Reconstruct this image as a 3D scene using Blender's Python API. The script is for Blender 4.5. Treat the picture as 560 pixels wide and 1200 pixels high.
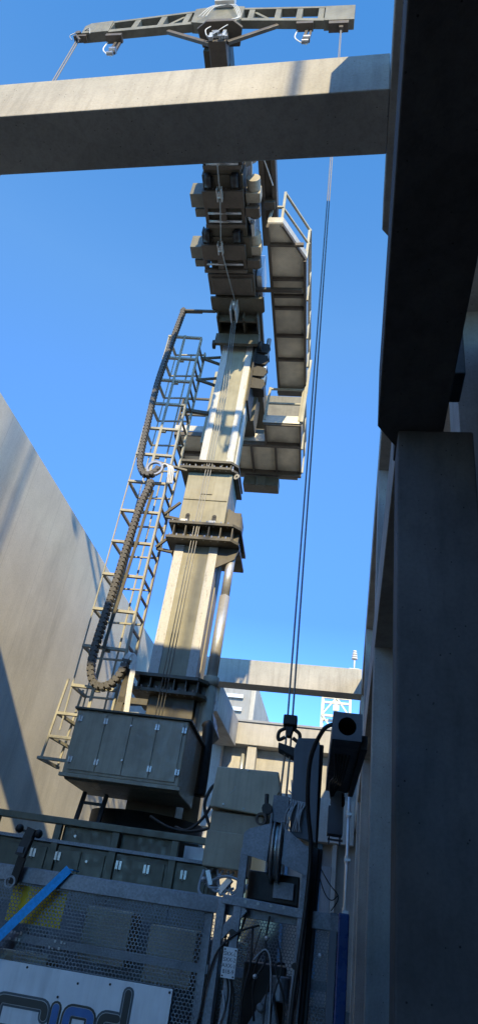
import bpy, math, random
from mathutils import Vector, Matrix
random.seed(7)
S = bpy.context.scene
for o in list(bpy.data.objects): bpy.data.objects.remove(o)
COL = S.collection
EYE = 1.6                                   # eye height above the floor

# ------------------------------------------------------------------ camera
cd = bpy.data.cameras.new('camera'); cam = bpy.data.objects.new('camera', cd); COL.objects.link(cam)
S.camera = cam
def nrm(v): return v.normalized()
up = nrm(Vector((194, -1200, 770))); dep = Vector((119.5, 514, 770)); dep = nrm(dep - dep.dot(up)*up); rgt = dep.cross(up)
# rows: world axes written in camera space (x right, y down, z forward)
Rm = Matrix((rgt, dep, up))
cx, cy, cz = Rm.col[0], -Rm.col[1], -Rm.col[2]
cam.matrix_world = Matrix(((cx[0], cy[0], cz[0], 0), (cx[1], cy[1], cz[1], 0), (cx[2], cy[2], cz[2], EYE), (0, 0, 0, 1)))
cd.sensor_fit = 'VERTICAL'; cd.sensor_height = 24; cd.lens = 24*770/1200
cd.clip_start = 0.05; cd.clip_end = 2000

# ------------------------------------------------------------------ light
EL = math.radians(29.2); DIRX, DIRY = -0.265, 0.964      # horizontal travel of the sunlight
w = bpy.data.worlds.new('World'); S.world = w; w.use_nodes = True
wt = w.node_tree; bg = wt.nodes['Background']
sky = wt.nodes.new('ShaderNodeTexSky'); sky.sky_type = 'NISHITA'; sky.sun_disc = False
sky.sun_elevation = EL; sky.sun_rotation = math.atan2(-DIRX, -DIRY)
sky.air_density = 0.8; sky.dust_density = 0.0; sky.ozone_density = 3.0; sky.altitude = 1500
tint = wt.nodes.new('ShaderNodeMix'); tint.data_type = 'RGBA'; tint.blend_type = 'MULTIPLY'; tint.inputs[0].default_value = 1
tint.inputs[7].default_value = (.80, 1.24, 1.38, 1)            # white balance of the photograph, set for the warm sun
tcw = wt.nodes.new('ShaderNodeTexCoord'); sxyz = wt.nodes.new('ShaderNodeSeparateXYZ'); rw = wt.nodes.new('ShaderNodeValToRGB')
wt.links.new(tcw.outputs['Generated'], sxyz.inputs[0]); wt.links.new(sxyz.outputs[2], rw.inputs[0])
els = rw.color_ramp.elements; els.new(.75); els.new(.93)          # clear dry air: little brightening towards the horizon
for e_, (p_, c_) in zip(els, ((.2, (.72, .80, .90)), (.40, (.55, .58, .86)), (.75, (1.12, 1.08, 1.04)), (.94, (.76, 1.04, 1.12)))):
    e_.position = p_; e_.color = (*c_, 1)
t2 = wt.nodes.new('ShaderNodeMix'); t2.data_type = 'RGBA'; t2.blend_type = 'MULTIPLY'; t2.inputs[0].default_value = 1
wt.links.new(sky.outputs[0], t2.inputs[6]); wt.links.new(rw.outputs[0], t2.inputs[7])
wt.links.new(t2.outputs[2], tint.inputs[6]); wt.links.new(tint.outputs[2], bg.inputs[0]); bg.inputs[1].default_value = 0.15
sd = bpy.data.lights.new('sun', 'SUN'); sun = bpy.data.objects.new('sun', sd); COL.objects.link(sun)
sd.energy = 2.9; sd.angle = math.radians(0.6); sd.color = (1.0, 0.82, 0.48)
h = math.hypot(DIRX, DIRY)
sun.rotation_euler = Vector((DIRX/h*math.cos(EL), DIRY/h*math.cos(EL), -math.sin(EL))).to_track_quat('-Z', 'Y').to_euler()
sun.location = (10, -15, 20)
S.view_settings.view_transform = 'Standard'; S.view_settings.look = 'None'
S.view_settings.exposure = 1.3; S.view_settings.gamma = 1.0; S.view_settings.use_curve_mapping = False

# ------------------------------------------------------------------ materials
def newmat(name):
    m = bpy.data.materials.new(name); m.use_nodes = True
    nt = m.node_tree; b = nt.nodes['Principled BSDF']; return m, nt, b
def nd(nt, t, **kw):
    n = nt.nodes.new(t)
    for k, v in kw.items(): setattr(n, k, v)
    return n
def mapping(nt, scale, coord='Object', rot=(0, 0, 0)):
    t = nd(nt, 'ShaderNodeTexCoord'); m = nd(nt, 'ShaderNodeMapping')
    m.inputs['Scale'].default_value = scale; m.inputs['Rotation'].default_value = rot
    nt.links.new(t.outputs[coord], m.inputs[0]); return m.outputs[0]
def noise(nt, vec, scale, detail=5, rough=.6):
    n = nd(nt, 'ShaderNodeTexNoise'); n.inputs['Scale'].default_value = scale
    n.inputs['Detail'].default_value = detail; n.inputs['Roughness'].default_value = rough
    nt.links.new(vec, n.inputs['Vector']); return n.outputs['Fac']
def ramp(nt, fac, stops):
    r = nd(nt, 'ShaderNodeValToRGB'); e = r.color_ramp.elements
    while len(e) < len(stops): e.new(.5)
    for i, (p, c) in enumerate(stops):
        e[i].position = p; e[i].color = (*c, 1) if len(c) == 3 else c
    nt.links.new(fac, r.inputs[0]); return r.outputs[0]
def mul(nt, a, b, fac=1.0, mode='MULTIPLY'):
    m = nd(nt, 'ShaderNodeMix', data_type='RGBA', blend_type=mode)
    m.inputs[0].default_value = fac
    nt.links.new(a, m.inputs[6])
    if hasattr(b, 'links'): nt.links.new(b, m.inputs[7])
    else: m.inputs[7].default_value = (*b, 1)
    return m.outputs[2]
def bump(nt, b, height, strength, dist=.01):
    n = nd(nt, 'ShaderNodeBump'); n.inputs['Strength'].default_value = strength; n.inputs['Distance'].default_value = dist
    nt.links.new(height, n.inputs['Height'])
    if b.inputs['Normal'].links: nt.links.new(b.inputs['Normal'].links[0].from_socket, n.inputs['Normal'])
    nt.links.new(n.outputs[0], b.inputs['Normal'])
def g3(v): return (v, v, v)

def concrete(name, col, stain=.35, streak=(1.6, 1.6, .12), pocks=True, joints=None):
    m, nt, b = newmat(name)
    v1 = mapping(nt, (1, 1, 1), 'Object'); v2 = mapping(nt, streak, 'Object')
    c = ramp(nt, noise(nt, v1, .9, 6), [(.3, tuple(x*(1-stain) for x in col)), (.7, tuple(x*1.12 for x in col))])
    c = mul(nt, c, ramp(nt, noise(nt, v2, 3.2, 6, .65), [(.32, g3(.72)), (.52, g3(1)), (.75, g3(1.08))]), .6)
    c = mul(nt, c, ramp(nt, noise(nt, v1, 34, 3), [(.3, g3(.84)), (.6, g3(1.05))]), .6)
    hsum = noise(nt, v1, 60, 4)
    if pocks:
        vo = nd(nt, 'ShaderNodeTexVoronoi'); vo.inputs['Scale'].default_value = 17
        nt.links.new(v1, vo.inputs['Vector'])
        pk = ramp(nt, vo.outputs['Distance'], [(.07, g3(0)), (.12, g3(1))])
        gate = ramp(nt, noise(nt, v1, 5, 2), [(.5, g3(1)), (.56, g3(0))])
        ad = mul(nt, pk, gate, 1, 'LIGHTEN')
        c = mul(nt, c, ad, .75)
        bump(nt, b, ad, .5, .006)
    if joints:
        br = nd(nt, 'ShaderNodeTexBrick'); br.offset = 0
        br.inputs['Color1'].default_value = (1, 1, 1, 1); br.inputs['Color2'].default_value = (.93, .93, .93, 1)
        br.inputs['Mortar'].default_value = (.62, .62, .62, 1); br.inputs['Scale'].default_value = 1
        br.inputs['Mortar Size'].default_value = .006; br.inputs['Brick Width'].default_value = joints[0]
        br.inputs['Row Height'].default_value = joints[1]
        sep = nd(nt, 'ShaderNodeSeparateXYZ'); cmb = nd(nt, 'ShaderNodeCombineXYZ')
        nt.links.new(v1, sep.inputs[0]); cmb.inputs[0].default_value = .4*joints[0]
        if joints[0] < 20: nt.links.new(sep.outputs[joints[2]], cmb.inputs[0]); nt.links.new(sep.outputs[2], cmb.inputs[1])
        nt.links.new(cmb.outputs[0], br.inputs['Vector'])
        c = mul(nt, c, br.outputs['Color'], .55)
        bump(nt, b, br.outputs['Color'], .35, .01)
    nt.links.new(c, b.inputs['Base Color']); b.inputs['Roughness'].default_value = .9
    b.inputs['Specular IOR Level'].default_value = .25
    bump(nt, b, hsum, .35, .006)
    return m
def paint(name, col, rough=.45, dirt=.35, metal=0, scale=3.0, spec=.4):
    m, nt, b = newmat(name)
    v1 = mapping(nt, (1, 1, 1)); v2 = mapping(nt, (3, 3, .3))
    c = ramp(nt, noise(nt, v1, scale, 6), [(.3, tuple(x*(1-dirt) for x in col)), (.68, tuple(x*1.1 for x in col))])
    c = mul(nt, c, ramp(nt, noise(nt, v2, 6, 5), [(.3, g3(.7)), (.55, g3(1))]), .6)
    nt.links.new(c, b.inputs['Base Color'])
    r = ramp(nt, noise(nt, v1, scale*5, 4), [(.3, g3(max(0, rough-.12))), (.7, g3(min(1, rough+.18)))])
    nt.links.new(r, b.inputs['Roughness']); b.inputs['Metallic'].default_value = metal
    b.inputs['Specular IOR Level'].default_value = spec
    bump(nt, b, noise(nt, v1, 25, 3), .08, .004)
    return m
def galv(name, dark=.14, light=.34, tint=(.9, .97, 1.08)):
    m, nt, b = newmat(name); v1 = mapping(nt, (1, 1, 1))
    vo = nd(nt, 'ShaderNodeTexVoronoi'); vo.inputs['Scale'].default_value = 110; nt.links.new(v1, vo.inputs['Vector'])
    md_ = dark*.5+light*.5; c = ramp(nt, vo.outputs['Color'], [(.2, tuple((md_*.86)*t for t in tint)), (.8, tuple((md_*1.12)*t for t in tint))])
    c = mul(nt, c, ramp(nt, noise(nt, v1, 6, 5), [(.35, g3(.65)), (.6, g3(1.05))]), .8)
    nt.links.new(c, b.inputs['Base Color']); b.inputs['Metallic'].default_value = .55; b.inputs['Roughness'].default_value = .5
    return m
def worn(name, col, under):
    m, nt, b = newmat(name); v = mapping(nt, (9, 9, 1.3)); v1 = mapping(nt, (1, 1, 1))
    c = ramp(nt, noise(nt, v, 3.5, 9, .75), [(.36, under), (.43, col), (.8, tuple(x*1.05 for x in col))])
    c = mul(nt, c, ramp(nt, noise(nt, v1, 30, 5), [(.32, g3(.72)), (.5, g3(1))]), .6)
    nt.links.new(c, b.inputs['Base Color']); b.inputs['Roughness'].default_value = .6; return m
def tread(name, col, metal=.35):
    m, nt, b = newmat(name); outs = []
    for a in (45, -45):
        v = mapping(nt, (1, 1, 1), rot=(0, 0, math.radians(a)))
        wv = nd(nt, 'ShaderNodeTexBrick'); wv.inputs['Scale'].default_value = 1
        wv.inputs['Color1'].default_value = wv.inputs['Color2'].default_value = (1, 1, 1, 1); wv.inputs['Mortar'].default_value = (0, 0, 0, 1)
        wv.inputs['Brick Width'].default_value = .07; wv.inputs['Row Height'].default_value = .035
        wv.inputs['Mortar Size'].default_value = .012
        nt.links.new(v, wv.inputs['Vector']); outs.append(wv.outputs['Color'])
    pat = mul(nt, outs[0], outs[1], 1, 'MULTIPLY')
    v1 = mapping(nt, (1, 1, 1))
    c = ramp(nt, noise(nt, v1, 2.2, 6), [(.3, tuple(x*.62 for x in col)), (.65, col)])
    c = mul(nt, c, ramp(nt, pat, [(0, g3(.86)), (1, g3(1.08))]), .8)
    nt.links.new(c, b.inputs['Base Color']); b.inputs['Metallic'].default_value = metal; b.inputs['Roughness'].default_value = .42
    bump(nt, b, pat, .6, .004)
    return m
def plain(name, col, rough=.5, metal=0, var=.2, scale=12):
    m, nt, b = newmat(name); v1 = mapping(nt, (1, 1, 1))
    c = ramp(nt, noise(nt, v1, scale, 4), [(.3, tuple(x*(1-var) for x in col)), (.7, tuple(min(1, x*(1+var*.4)) for x in col))])
    nt.links.new(c, b.inputs['Base Color']); b.inputs['Roughness'].default_value = rough; b.inputs['Metallic'].default_value = metal
    return m
M = {}
M['conc'] = concrete('board_marked_concrete', (.40, .385, .35))
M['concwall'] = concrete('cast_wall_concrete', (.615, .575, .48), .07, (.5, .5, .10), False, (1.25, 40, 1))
M['concbeam'] = concrete('beam_concrete', (.39, .37, .33), .22, (3, 3, .25))
M['concshade'] = concrete('shade_toned_concrete', (.155, .157, .16), .45, (2.2, 2.2, .5), True, (30, 2.35, 0))  # same concrete as the frame, with the shade under the big beam in its colour
M['facade'] = concrete('facade_concrete', (.42, .405, .37), .2)
M['grey'] = concrete('grey_cladding', (.27, .28, .29), .1, pocks=False)
M['outer'] = concrete('roof_gravel', (.30, .28, .25), .2, pocks=False)
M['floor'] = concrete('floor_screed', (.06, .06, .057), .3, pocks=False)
M['beige'] = paint('beige_grey_paint', (.30, .28, .205), .5, .2)
M['khaki'] = paint('khaki_paint', (.52, .455, .33), .4, .2)
M['cabin'] = paint('cabin_paint', (.15, .135, .10), .5, .3)
M['beigelight'] = paint('pale_beige_paint', (.40, .36, .275), .5, .2)
M['olive'] = paint('olive_grey_paint', (.10, .088, .062), .42, .3)
M['green'] = paint('dark_green_grey_paint', (.14, .135, .09), .38, .3)
M['cabinet'] = paint('anthracite_paint', (.37, .315, .225), .36, .25)
M['spreader'] = paint('spreader_paint', (.19, .185, .15), .5, .3)
M['rail'] = paint('rail_paint', (.36, .34, .265), .5, .25)
M['brown'] = paint('brown_grey_paint', (.11, .092, .072), .45, .3)
M['worn'] = worn('worn_white_rail', (.49, .48, .455), (.24, .21, .16))
M['galv'] = galv('galvanised_steel', .17, .36)
M['galvd'] = galv('dull_galvanised_steel', .16, .32)
M['bluegrey'] = paint('blue_grey_plate', (.11, .13, .155), .5, .25)
M['mesh'] = galv('perforated_sheet_steel', .15, .27, (.88, .98, 1.1))
M['tread'] = tread('tread_plate', (.86, .76, .57), .1)
M['toe'] = tread('bright_tread_plate', (.60, .58, .52), .3)
M['chrome'] = plain('chromed_rod', (.74, .71, .66), .34, .65, .12, 20)
M['steel'] = plain('bare_steel', (.42, .42, .41), .35, .8, .3, 30)
M['rope'] = plain('wire_rope', (.30, .29, .27), .5, .5, .3, 200)
M['black'] = plain('black_rubber', (.012, .012, .013), .55)
M['chain'] = plain('chain_plastic', (.085, .078, .068), .5, 0, .3, 40)
M['darksteel'] = plain('dark_greasy_steel', (.03, .028, .026), .5, .2, .4, 20)
M['hose'] = plain('grey_hose', (.33, .35, .37), .5)
M['whitehose'] = plain('white_hose', (.72, .72, .70), .45)
M['white'] = plain('white_enamel', (.62, .62, .60), .5, 0, .12)
M['sign'] = paint('signboard_grey', (.82, .86, .88), .45, .15)
M['yellow'] = paint('yellow_sign_paint', (.85, .62, .02), .5, .2)
M['strapblue'] = plain('blue_webbing', (.03, .42, .95), .75, 0, .25, 60)
M['filmblue'] = paint('blue_film', (.012, .05, .17), .25, .4)
M['letterblack'] = plain('letter_black', (.008, .009, .012), .4)
M['letterslate'] = plain('letter_slate', (.06, .085, .105), .5)
M['letterblue'] = plain('letter_blue', (.02, .13, .40), .4)
M['panelblue'] = plain('blue_window_frame', (.10, .22, .36), .5)
M['cream'] = paint('cream_steel', (.62, .58, .46), .5, .15)
M['silver'] = plain('silver_louvre', (.55, .58, .60), .35, .5, .1)
M['dirtwhite'] = plain('dirty_white_mark', (.5, .5, .48), .6)
m, nt, b = newmat('dark_glass'); b.inputs['Base Color'].default_value = (.03, .04, .05, 1); b.inputs['Roughness'].default_value = .08
M['glass'] = m

# ------------------------------------------------------------------ mesh helpers
PSI = math.radians(2.5)                     # the crane stands slightly turned in its well
CP, SP = math.cos(PSI), math.sin(PSI)
class MB:
    def __init__(s): s.v = []; s.f = []
    def add(s, vs, fs):
        n = len(s.v); s.v += [tuple(v) for v in vs]; s.f += [tuple(i+n for i in f) for f in fs]; return s
    def box(s, x0, x1, y0, y1, z0, z1):
        vs = [(x, y, z) for z in (z0, z1) for y in (y0, y1) for x in (x0, x1)]
        return s.add(vs, [(0, 2, 3, 1), (4, 5, 7, 6), (0, 1, 5, 4), (2, 6, 7, 3), (0, 4, 6, 2), (1, 3, 7, 5)])
    def bar(s, p, q, wd=.04, hd=None, upv=(0, 0, 1)):
        hd = hd or wd; p, q = Vector(p), Vector(q); d = (q-p).normalized(); u = Vector(upv)
        if abs(d.dot(u)) > .97: u = Vector((0, 1, 0)) if abs(d.y) < .9 else Vector((1, 0, 0))
        a = d.cross(u).normalized()*wd/2; c = a.cross(d).normalized()*hd/2
        vs = [b_+i*a+j*c for b_ in (p, q) for i, j in ((-1, -1), (1, -1), (1, 1), (-1, 1))]
        return s.add(vs, [(0, 1, 2, 3), (7, 6, 5, 4), (0, 4, 5, 1), (1, 5, 6, 2), (2, 6, 7, 3), (3, 7, 4, 0)])
    def tube(s, p, q, r, n=12, r2=None):
        p, q = Vector(p), Vector(q); d = (q-p).normalized(); u = Vector((0, 0, 1)) if abs(d.z) < .9 else Vector((1, 0, 0))
        a = d.cross(u).normalized(); c = a.cross(d); r2 = r if r2 is None else r2
        vs = [p+r*(math.cos(t)*a+math.sin(t)*c) for t in [2*math.pi*i/n for i in range(n)]]
        vs += [q+r2*(math.cos(t)*a+math.sin(t)*c) for t in [2*math.pi*i/n for i in range(n)]]
        fs = [(i, (i+1) % n, n+(i+1) % n, n+i) for i in range(n)] + [tuple(range(n))[::-1], tuple(range(n, 2*n))]
        return s.add(vs, fs)
    def ring(s, p, ax, r0, r1, t, n=24):       # flat annulus with thickness
        p, d = Vector(p), Vector(ax).normalized(); u = Vector((0, 0, 1)) if abs(d.z) < .9 else Vector((1, 0, 0))
        a = d.cross(u).normalized(); c = a.cross(d); vs = []
        for k in (-t/2, t/2):
            for r in (r0, r1):
                vs += [p+k*d+r*(math.cos(2*math.pi*i/n)*a+math.sin(2*math.pi*i/n)*c) for i in range(n)]
        fs = []
        for i in range(n):
            j = (i+1) % n
            fs += [(i, j, n+j, n+i), (2*n+i, 3*n+i, 3*n+j, 2*n+j), (i, 2*n+i, 2*n+j, j), (n+i, n+j, 3*n+j, 3*n+i)]
        return s.add(vs, fs)
    def path(s, pts, r, n=8, smooth=True):
        P = [Vector(p) for p in pts]
        if smooth and len(P) > 2:
            Q = []
            for i in range(len(P)-1):
                p0, p1, p2, p3 = P[max(i-1, 0)], P[i], P[i+1], P[min(i+2, len(P)-1)]
                for k in range(6):
                    t = k/6; Q.append(.5*((2*p1)+(-p0+p2)*t+(2*p0-5*p1+4*p2-p3)*t*t+(-p0+3*p1-3*p2+p3)*t**3))
            P = Q+[P[-1]]
        vs = []; ref = None
        for i, p in enumerate(P):
            d = (P[min(i+1, len(P)-1)]-P[max(i-1, 0)]).normalized()
            if ref is None:
                ref = d.cross(Vector((0, 0, 1)) if abs(d.z) < .9 else Vector((1, 0, 0))).normalized()
            ref = (ref-ref.dot(d)*d).normalized(); c = d.cross(ref)
            vs += [p+r*(math.cos(2*math.pi*k/n)*ref+math.sin(2*math.pi*k/n)*c) for k in range(n)]
        fs = []
        for i in range(len(P)-1):
            for k in range(n):
                j = (k+1) % n; fs.append((i*n+k, i*n+j, (i+1)*n+j, (i+1)*n+k))
        fs += [tuple(range(n))[::-1], tuple(range((len(P)-1)*n, len(P)*n))]
        return s.add(vs, fs)
    def prism(s, poly, axis, a, b):            # poly in the two other axes (cyclic order kept x<y<z)
        def mk(p, t): return {'x': (t, p[0], p[1]), 'y': (p[0], t, p[1]), 'z': (p[0], p[1], t)}[axis]
        n = len(poly); vs = [mk(p, a) for p in poly]+[mk(p, b) for p in poly]
        fs = [tuple(range(n)), tuple(range(n, 2*n))[::-1]]+[(i, n+i, n+(i+1) % n, (i+1) % n) for i in range(n)]
        return s.add(vs, fs)
    def sphere(s, p, r, n=12, sc=(1, 1, 1)):
        vs = []; m_ = n//2
        for i in range(m_+1):
            th = math.pi*i/m_
            for k in range(n):
                ph = 2*math.pi*k/n
                vs.append((p[0]+r*sc[0]*math.sin(th)*math.cos(ph), p[1]+r*sc[1]*math.sin(th)*math.sin(ph), p[2]+r*sc[2]*math.cos(th)))
        fs = [(i*n+k, (i+1)*n+k, (i+1)*n+(k+1) % n, i*n+(k+1) % n) for i in range(m_) for k in range(n)]
        return s.add(vs, fs)
BASE = {}
def finish(o, mb, mat, base, bevel, smooth):
    me = o.data; me.from_pydata([(v[0]-base[0], v[1]-base[1], v[2]-base[2]) for v in mb.v], [], mb.f)
    me.materials.append(M[mat]); me.validate()
    import bmesh
    bm = bmesh.new(); bm.from_mesh(me)
    bmesh.ops.recalc_face_normals(bm, faces=bm.faces[:]) if len(bm.faces) < 30000 else None
    bm.to_mesh(me); bm.free()
    if bevel:
        md = o.modifiers.new('bevel', 'BEVEL'); md.width = bevel; md.segments = 2; md.limit_method = 'ANGLE'; md.angle_limit = math.radians(40)
    if smooth:
        for p in me.polygons: p.use_smooth = len(p.vertices) == 4
def place(o, base, frame):
    x, y, z = base
    if frame == 'M':
        o.location = (x*CP-y*SP, x*SP+y*CP, z+EYE); o.rotation_euler = (0, 0, PSI)
    else: o.location = (x, y, z+EYE)
def tag(o, label=None, cat=None, group=None, kind=None):
    if label: o['label'] = label
    if cat: o['category'] = cat
    if group: o['group'] = group
    if kind: o['kind'] = kind
def thing(name, label, cat, base, frame='M', group=None):
    o = bpy.data.objects.new(name, None); COL.objects.link(o); o.empty_display_size = .2
    place(o, base, frame); BASE[o.name] = base; tag(o, label, cat, group); return o
def part(name, mb, mat, parent, label=None, bevel=0, smooth=False):
    me = bpy.data.meshes.new(name); o = bpy.data.objects.new(name, me); COL.objects.link(o)
    base = BASE[parent.name]; finish(o, mb, mat, base, bevel, smooth); o.parent = parent; BASE[o.name] = base
    if label: o['label'] = label
    return o
def solo(name, mb, mat, label=None, cat=None, base=(0, 0, -EYE), frame='W', group=None, kind=None, bevel=0, smooth=False):
    me = bpy.data.meshes.new(name); o = bpy.data.objects.new(name, me); COL.objects.link(o)
    finish(o, mb, mat, base, bevel, smooth); place(o, base, frame); tag(o, label, cat, group, kind); return o
def copypart(o, off):
    c = o.copy(); COL.objects.link(c); c.parent = o.parent; c.location = Vector(o.location)+Vector(off); BASE[c.name] = BASE[o.name]
    return c
G = -EYE

# ================================================================== SETTING
solo('ground', MB().box(-400, 400, -400, 400, G-.3, G-.004), 'outer', kind='structure')
solo('floor', MB().box(-6.7, 2.0, -7.9, 26, G-.003, G), 'floor', kind='structure')
ZB, ZT = 6.8, 7.53                                        # underside and top of the upper frame
# left retaining wall
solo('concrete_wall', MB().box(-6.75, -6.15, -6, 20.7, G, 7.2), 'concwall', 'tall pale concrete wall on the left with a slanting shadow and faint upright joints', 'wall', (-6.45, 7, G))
# cross beams
solo('concrete_beam', MB().box(-6.15, .102, 3.08, 3.70, ZB, ZT), 'concbeam', 'sunlit concrete beam crossing overhead in front of the crane arm, dark underside', 'beam', (-3, 3.4, ZB), group='cross beams of the open concrete frame', bevel=.012)
solo('concrete_beam', MB().box(-6.75, .27, 20.72, 21.35, ZB, 7.62), 'concbeam', 'far sunlit concrete cross beam against the sky behind the mast', 'beam', (-3, 21, ZB), group='cross beams of the open concrete frame', bevel=.012)
# upper edge beam along the right, with the wider first bay ending in a chamfer
solo('edge_beam', MB().prism([(.104, -6), (.104, 4.55), (.27, 4.75), (.27, 27), (2.3, 27), (2.3, -6)], 'z', ZB, 7.33), 'conc',
     'upper concrete edge beam running back along the right side above the columns', 'beam', (.5, 8, ZB), bevel=.012)
solo('concrete_beam', MB().prism([(.11, -6), (.11, 4.24), (.262, 4.49), (.262, 4.70), (.64, 4.70), (.64, -6)], 'z', 3.65, 4.32), 'concshade',
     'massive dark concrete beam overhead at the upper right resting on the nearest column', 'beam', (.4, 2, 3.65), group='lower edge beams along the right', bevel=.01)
solo('concrete_beam', MB().box(.278, .66, 4.72, 9.0, 3.65, 4.35), 'conc', 'concrete beam between the nearest and the second column on the right', 'beam', (.45, 7, 3.65), group='lower edge beams along the right', bevel=.01)
solo('concrete_beam', MB().box(.278, .66, 9.42, 15.6, 3.65, 4.35), 'conc', 'concrete beam between the second and the third column on the right', 'beam', (.45, 12, 3.65), group='lower edge beams along the right', bevel=.01)
solo('concrete_beam', MB().box(.278, .66, 16.05, 27, 3.65, 4.35), 'conc', 'farthest concrete beam on the right, beyond the third column', 'beam', (.45, 20, 3.65), group='lower edge beams along the right', bevel=.01)
for (y0, y1, x1, lab, mt) in ((4.28, 4.70, .87, 'nearest dark concrete column filling the right edge', 'concshade'), (9.0, 9.42, .85, 'second grey concrete column, partly behind the nearest one on the right', 'conc'),
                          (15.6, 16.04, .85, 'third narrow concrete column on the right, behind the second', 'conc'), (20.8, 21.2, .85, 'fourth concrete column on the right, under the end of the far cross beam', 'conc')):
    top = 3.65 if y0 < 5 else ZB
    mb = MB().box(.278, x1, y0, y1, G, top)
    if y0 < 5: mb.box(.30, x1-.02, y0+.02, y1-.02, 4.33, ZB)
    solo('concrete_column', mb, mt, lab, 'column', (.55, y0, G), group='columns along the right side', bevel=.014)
solo('concrete_column', MB().box(-.09, .85, 1.7, 2.42, 7.34, 8.0), 'conc', 'unseen concrete stub added above the edge beam to shade the end of the cross beam', 'column', (.5, 2, 7.34), bevel=.01)  # added out of view so its shadow falls on the right end of the near beam
solo('concrete_wall', MB().box(.96, 1.3, -6, 4.2, G, 3.645), 'concshade', 'unseen concrete wall added beside the viewer under the big beam to shade the nearest column', 'wall', (1.1, -1, G))  # added out of view to keep light off the nearest column's front
solo('concrete_column', MB().box(.278, .87, -1.6, -1.1, G, 3.65), 'concshade', 'unseen concrete column added behind the viewer under the big beam to shade the nearest column', 'column', (.55, -1.3, G), group='columns along the right side', bevel=.014)  # added out of view to block more light from the nearest column
# outer wall glimpsed to the right of the nearest column
solo('concrete_wall', MB().box(1.95, 2.3, -6, 27, G, 6.2), 'conc', 'light concrete outer wall glimpsed right of the nearest column', 'wall', (2.1, 8, G), bevel=.02)
solo('concrete_column', MB().box(1.02, 1.5, 5.7, 6.3, G, 6.798), 'conc', 'light concrete pier glimpsed to the right of the big dark beam and nearest column', 'column', (1.2, 6, G), bevel=.01)
# unseen block added behind the viewer, sized to shade the foot of the well
bb = thing('shading_block', 'unseen tall concrete block added behind the viewer to shade the foot of the well', 'building', (1, -10, G), 'W')
part('wall', MB().box(-2.9, 4.9, -12, -8.0, G, 12.3), 'facade', bb)
for i in range(2):
    for z in (1.2, 4.6, 8.0): part('window', MB().box(-1.2+i*3.4, .8+i*3.4, -7.995, -7.97, z, z+1.8), 'glass', bb)
for u, z in ((2.4, 17), (-1.45, 22)): part('shadow_pole', MB().tube((u, -8.6, 12.3), (u, -8.6, z), .05), 'silver', bb)  # unseen poles added to throw thin shadow bands on the near beam and left wall
# --- far end of the well
rb = thing('concrete_building', 'concrete end wall with sunlit parapet beyond the far cross beam', 'building', (-2, 26, G), 'W')
part('parapet', MB().box(-12, .9, 26, 26.7, 6.15, 7.0), 'facade', rb, bevel=.02)
part('coping', MB().box(-12, .9, 25.93, 26.8, 7.003, 7.09), 'grey', rb, bevel=.01)
part('wall', MB().box(-12, .9, 26.6, 27.2, G, 6.148), 'facade', rb)
part('beam', MB().box(-12, .27, 25.98, 26.58, 3.1, 4.55), 'facade', rb, bevel=.02)
for x0, x1 in ((-5.3, -4.9), (-3.9, -3.55), (-.45, -.30)):
    part('pilaster', MB().box(x0, x1, 26.1, 26.59, 4.553, 6.145), 'facade', rb, bevel=.015)
    part('pilaster', MB().box(x0, x1, 26.1, 26.59, G, 3.097), 'facade', rb, bevel=.015)
wf = MB()
for x0, x1 in ((-3.5, -3.4), (-2.1, -2.0), (-1.05, -.82)): wf.box(x0, x1, 26.45, 26.58, G+.2, 3.09)
part('window_frame', wf, 'panelblue', rb)
part('window', MB().box(-3.4, -2.1, 26.5, 26.59, G+.5, 3.0), 'glass', rb)
part('panel', MB().box(-.80, -.47, 26.4, 26.59, G, 2.4), 'grey', rb)
for k, (x, za, zb) in enumerate(((-4.1, 4.6, 5.9), (-1.6, 4.7, 5.9))):
    part('downpipe', MB().tube((x, 26.5, za), (x, 26.5, zb), .07), 'silver', rb, smooth=True)
# side beam from far cross beam to the end wall
solo('concrete_beam', MB().box(-5.3, -4.35, 21.36, 25.9, 6.0, 7.0), 'conc', 'concrete side beam linking the far cross beam to the end wall, just right of the mast foot', 'beam', (-4.8, 24, 6), bevel=.02)
solo('concrete_column', MB().box(-5.9, -4.75, 22.6, 23.4, G, 5.998), 'facade', 'blue-grey shaded concrete pier right of the mast foot, under the side beam', 'column', (-5.3, 23, G), bevel=.02)
# grey tower block with louvres
gb = thing('tower_block', 'grey tower block with light louvre strips seen under the far cross beam', 'building', (-9, 44, G), 'W')
part('wall', MB().box(-14, -6.15, 40, 50, G, 20.0*.66), 'grey', gb)
part('edge_pier', MB().box(-6.14, -5.86, 39.9, 50, G, 13.2), 'facade', gb)
for k, z in enumerate((11.35, 10.55, 12.15, 9.75)):
    part('louvre', MB().box(-13, -6.6-.1*(k % 2), 39.78, 39.99, z, z+.22), 'silver', gb)
# white scaffold tower
st = thing('scaffold_tower', 'white lattice scaffold tower beyond the far cross beam at the right', 'scaffold', (-.8, 40, G), 'W')
fr = MB()
xs = (-1.75, -.93, -.1); zs = (10.6, 11.65, 12.75)
for y in (40, 41):
    for x in xs: fr.bar((x, y, G), (x, y, 12.9), .14)
    for z in zs: fr.bar((xs[0], y, z), (xs[2], y, z), .13)
part('frame', fr, 'cream', st)
br = MB()
for i in range(2):
    for j in range(2):
        if (i+j) % 2: br.bar((xs[i], 39.9, zs[j]), (xs[i+1], 39.9, zs[j+1]), .09)
        else: br.bar((xs[i+1], 39.9, zs[j]), (xs[i], 39.9, zs[j+1]), .09)
for z in (10.9, 11.95): br.box(-1.1, -.75, 39.85, 39.95, z, z+.35)
part('brace', br, 'cream', st)
part('deck', MB().box(-1.9, .0, 39.8, 41.2, 10.3, 10.5), 'cream', st)
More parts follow.
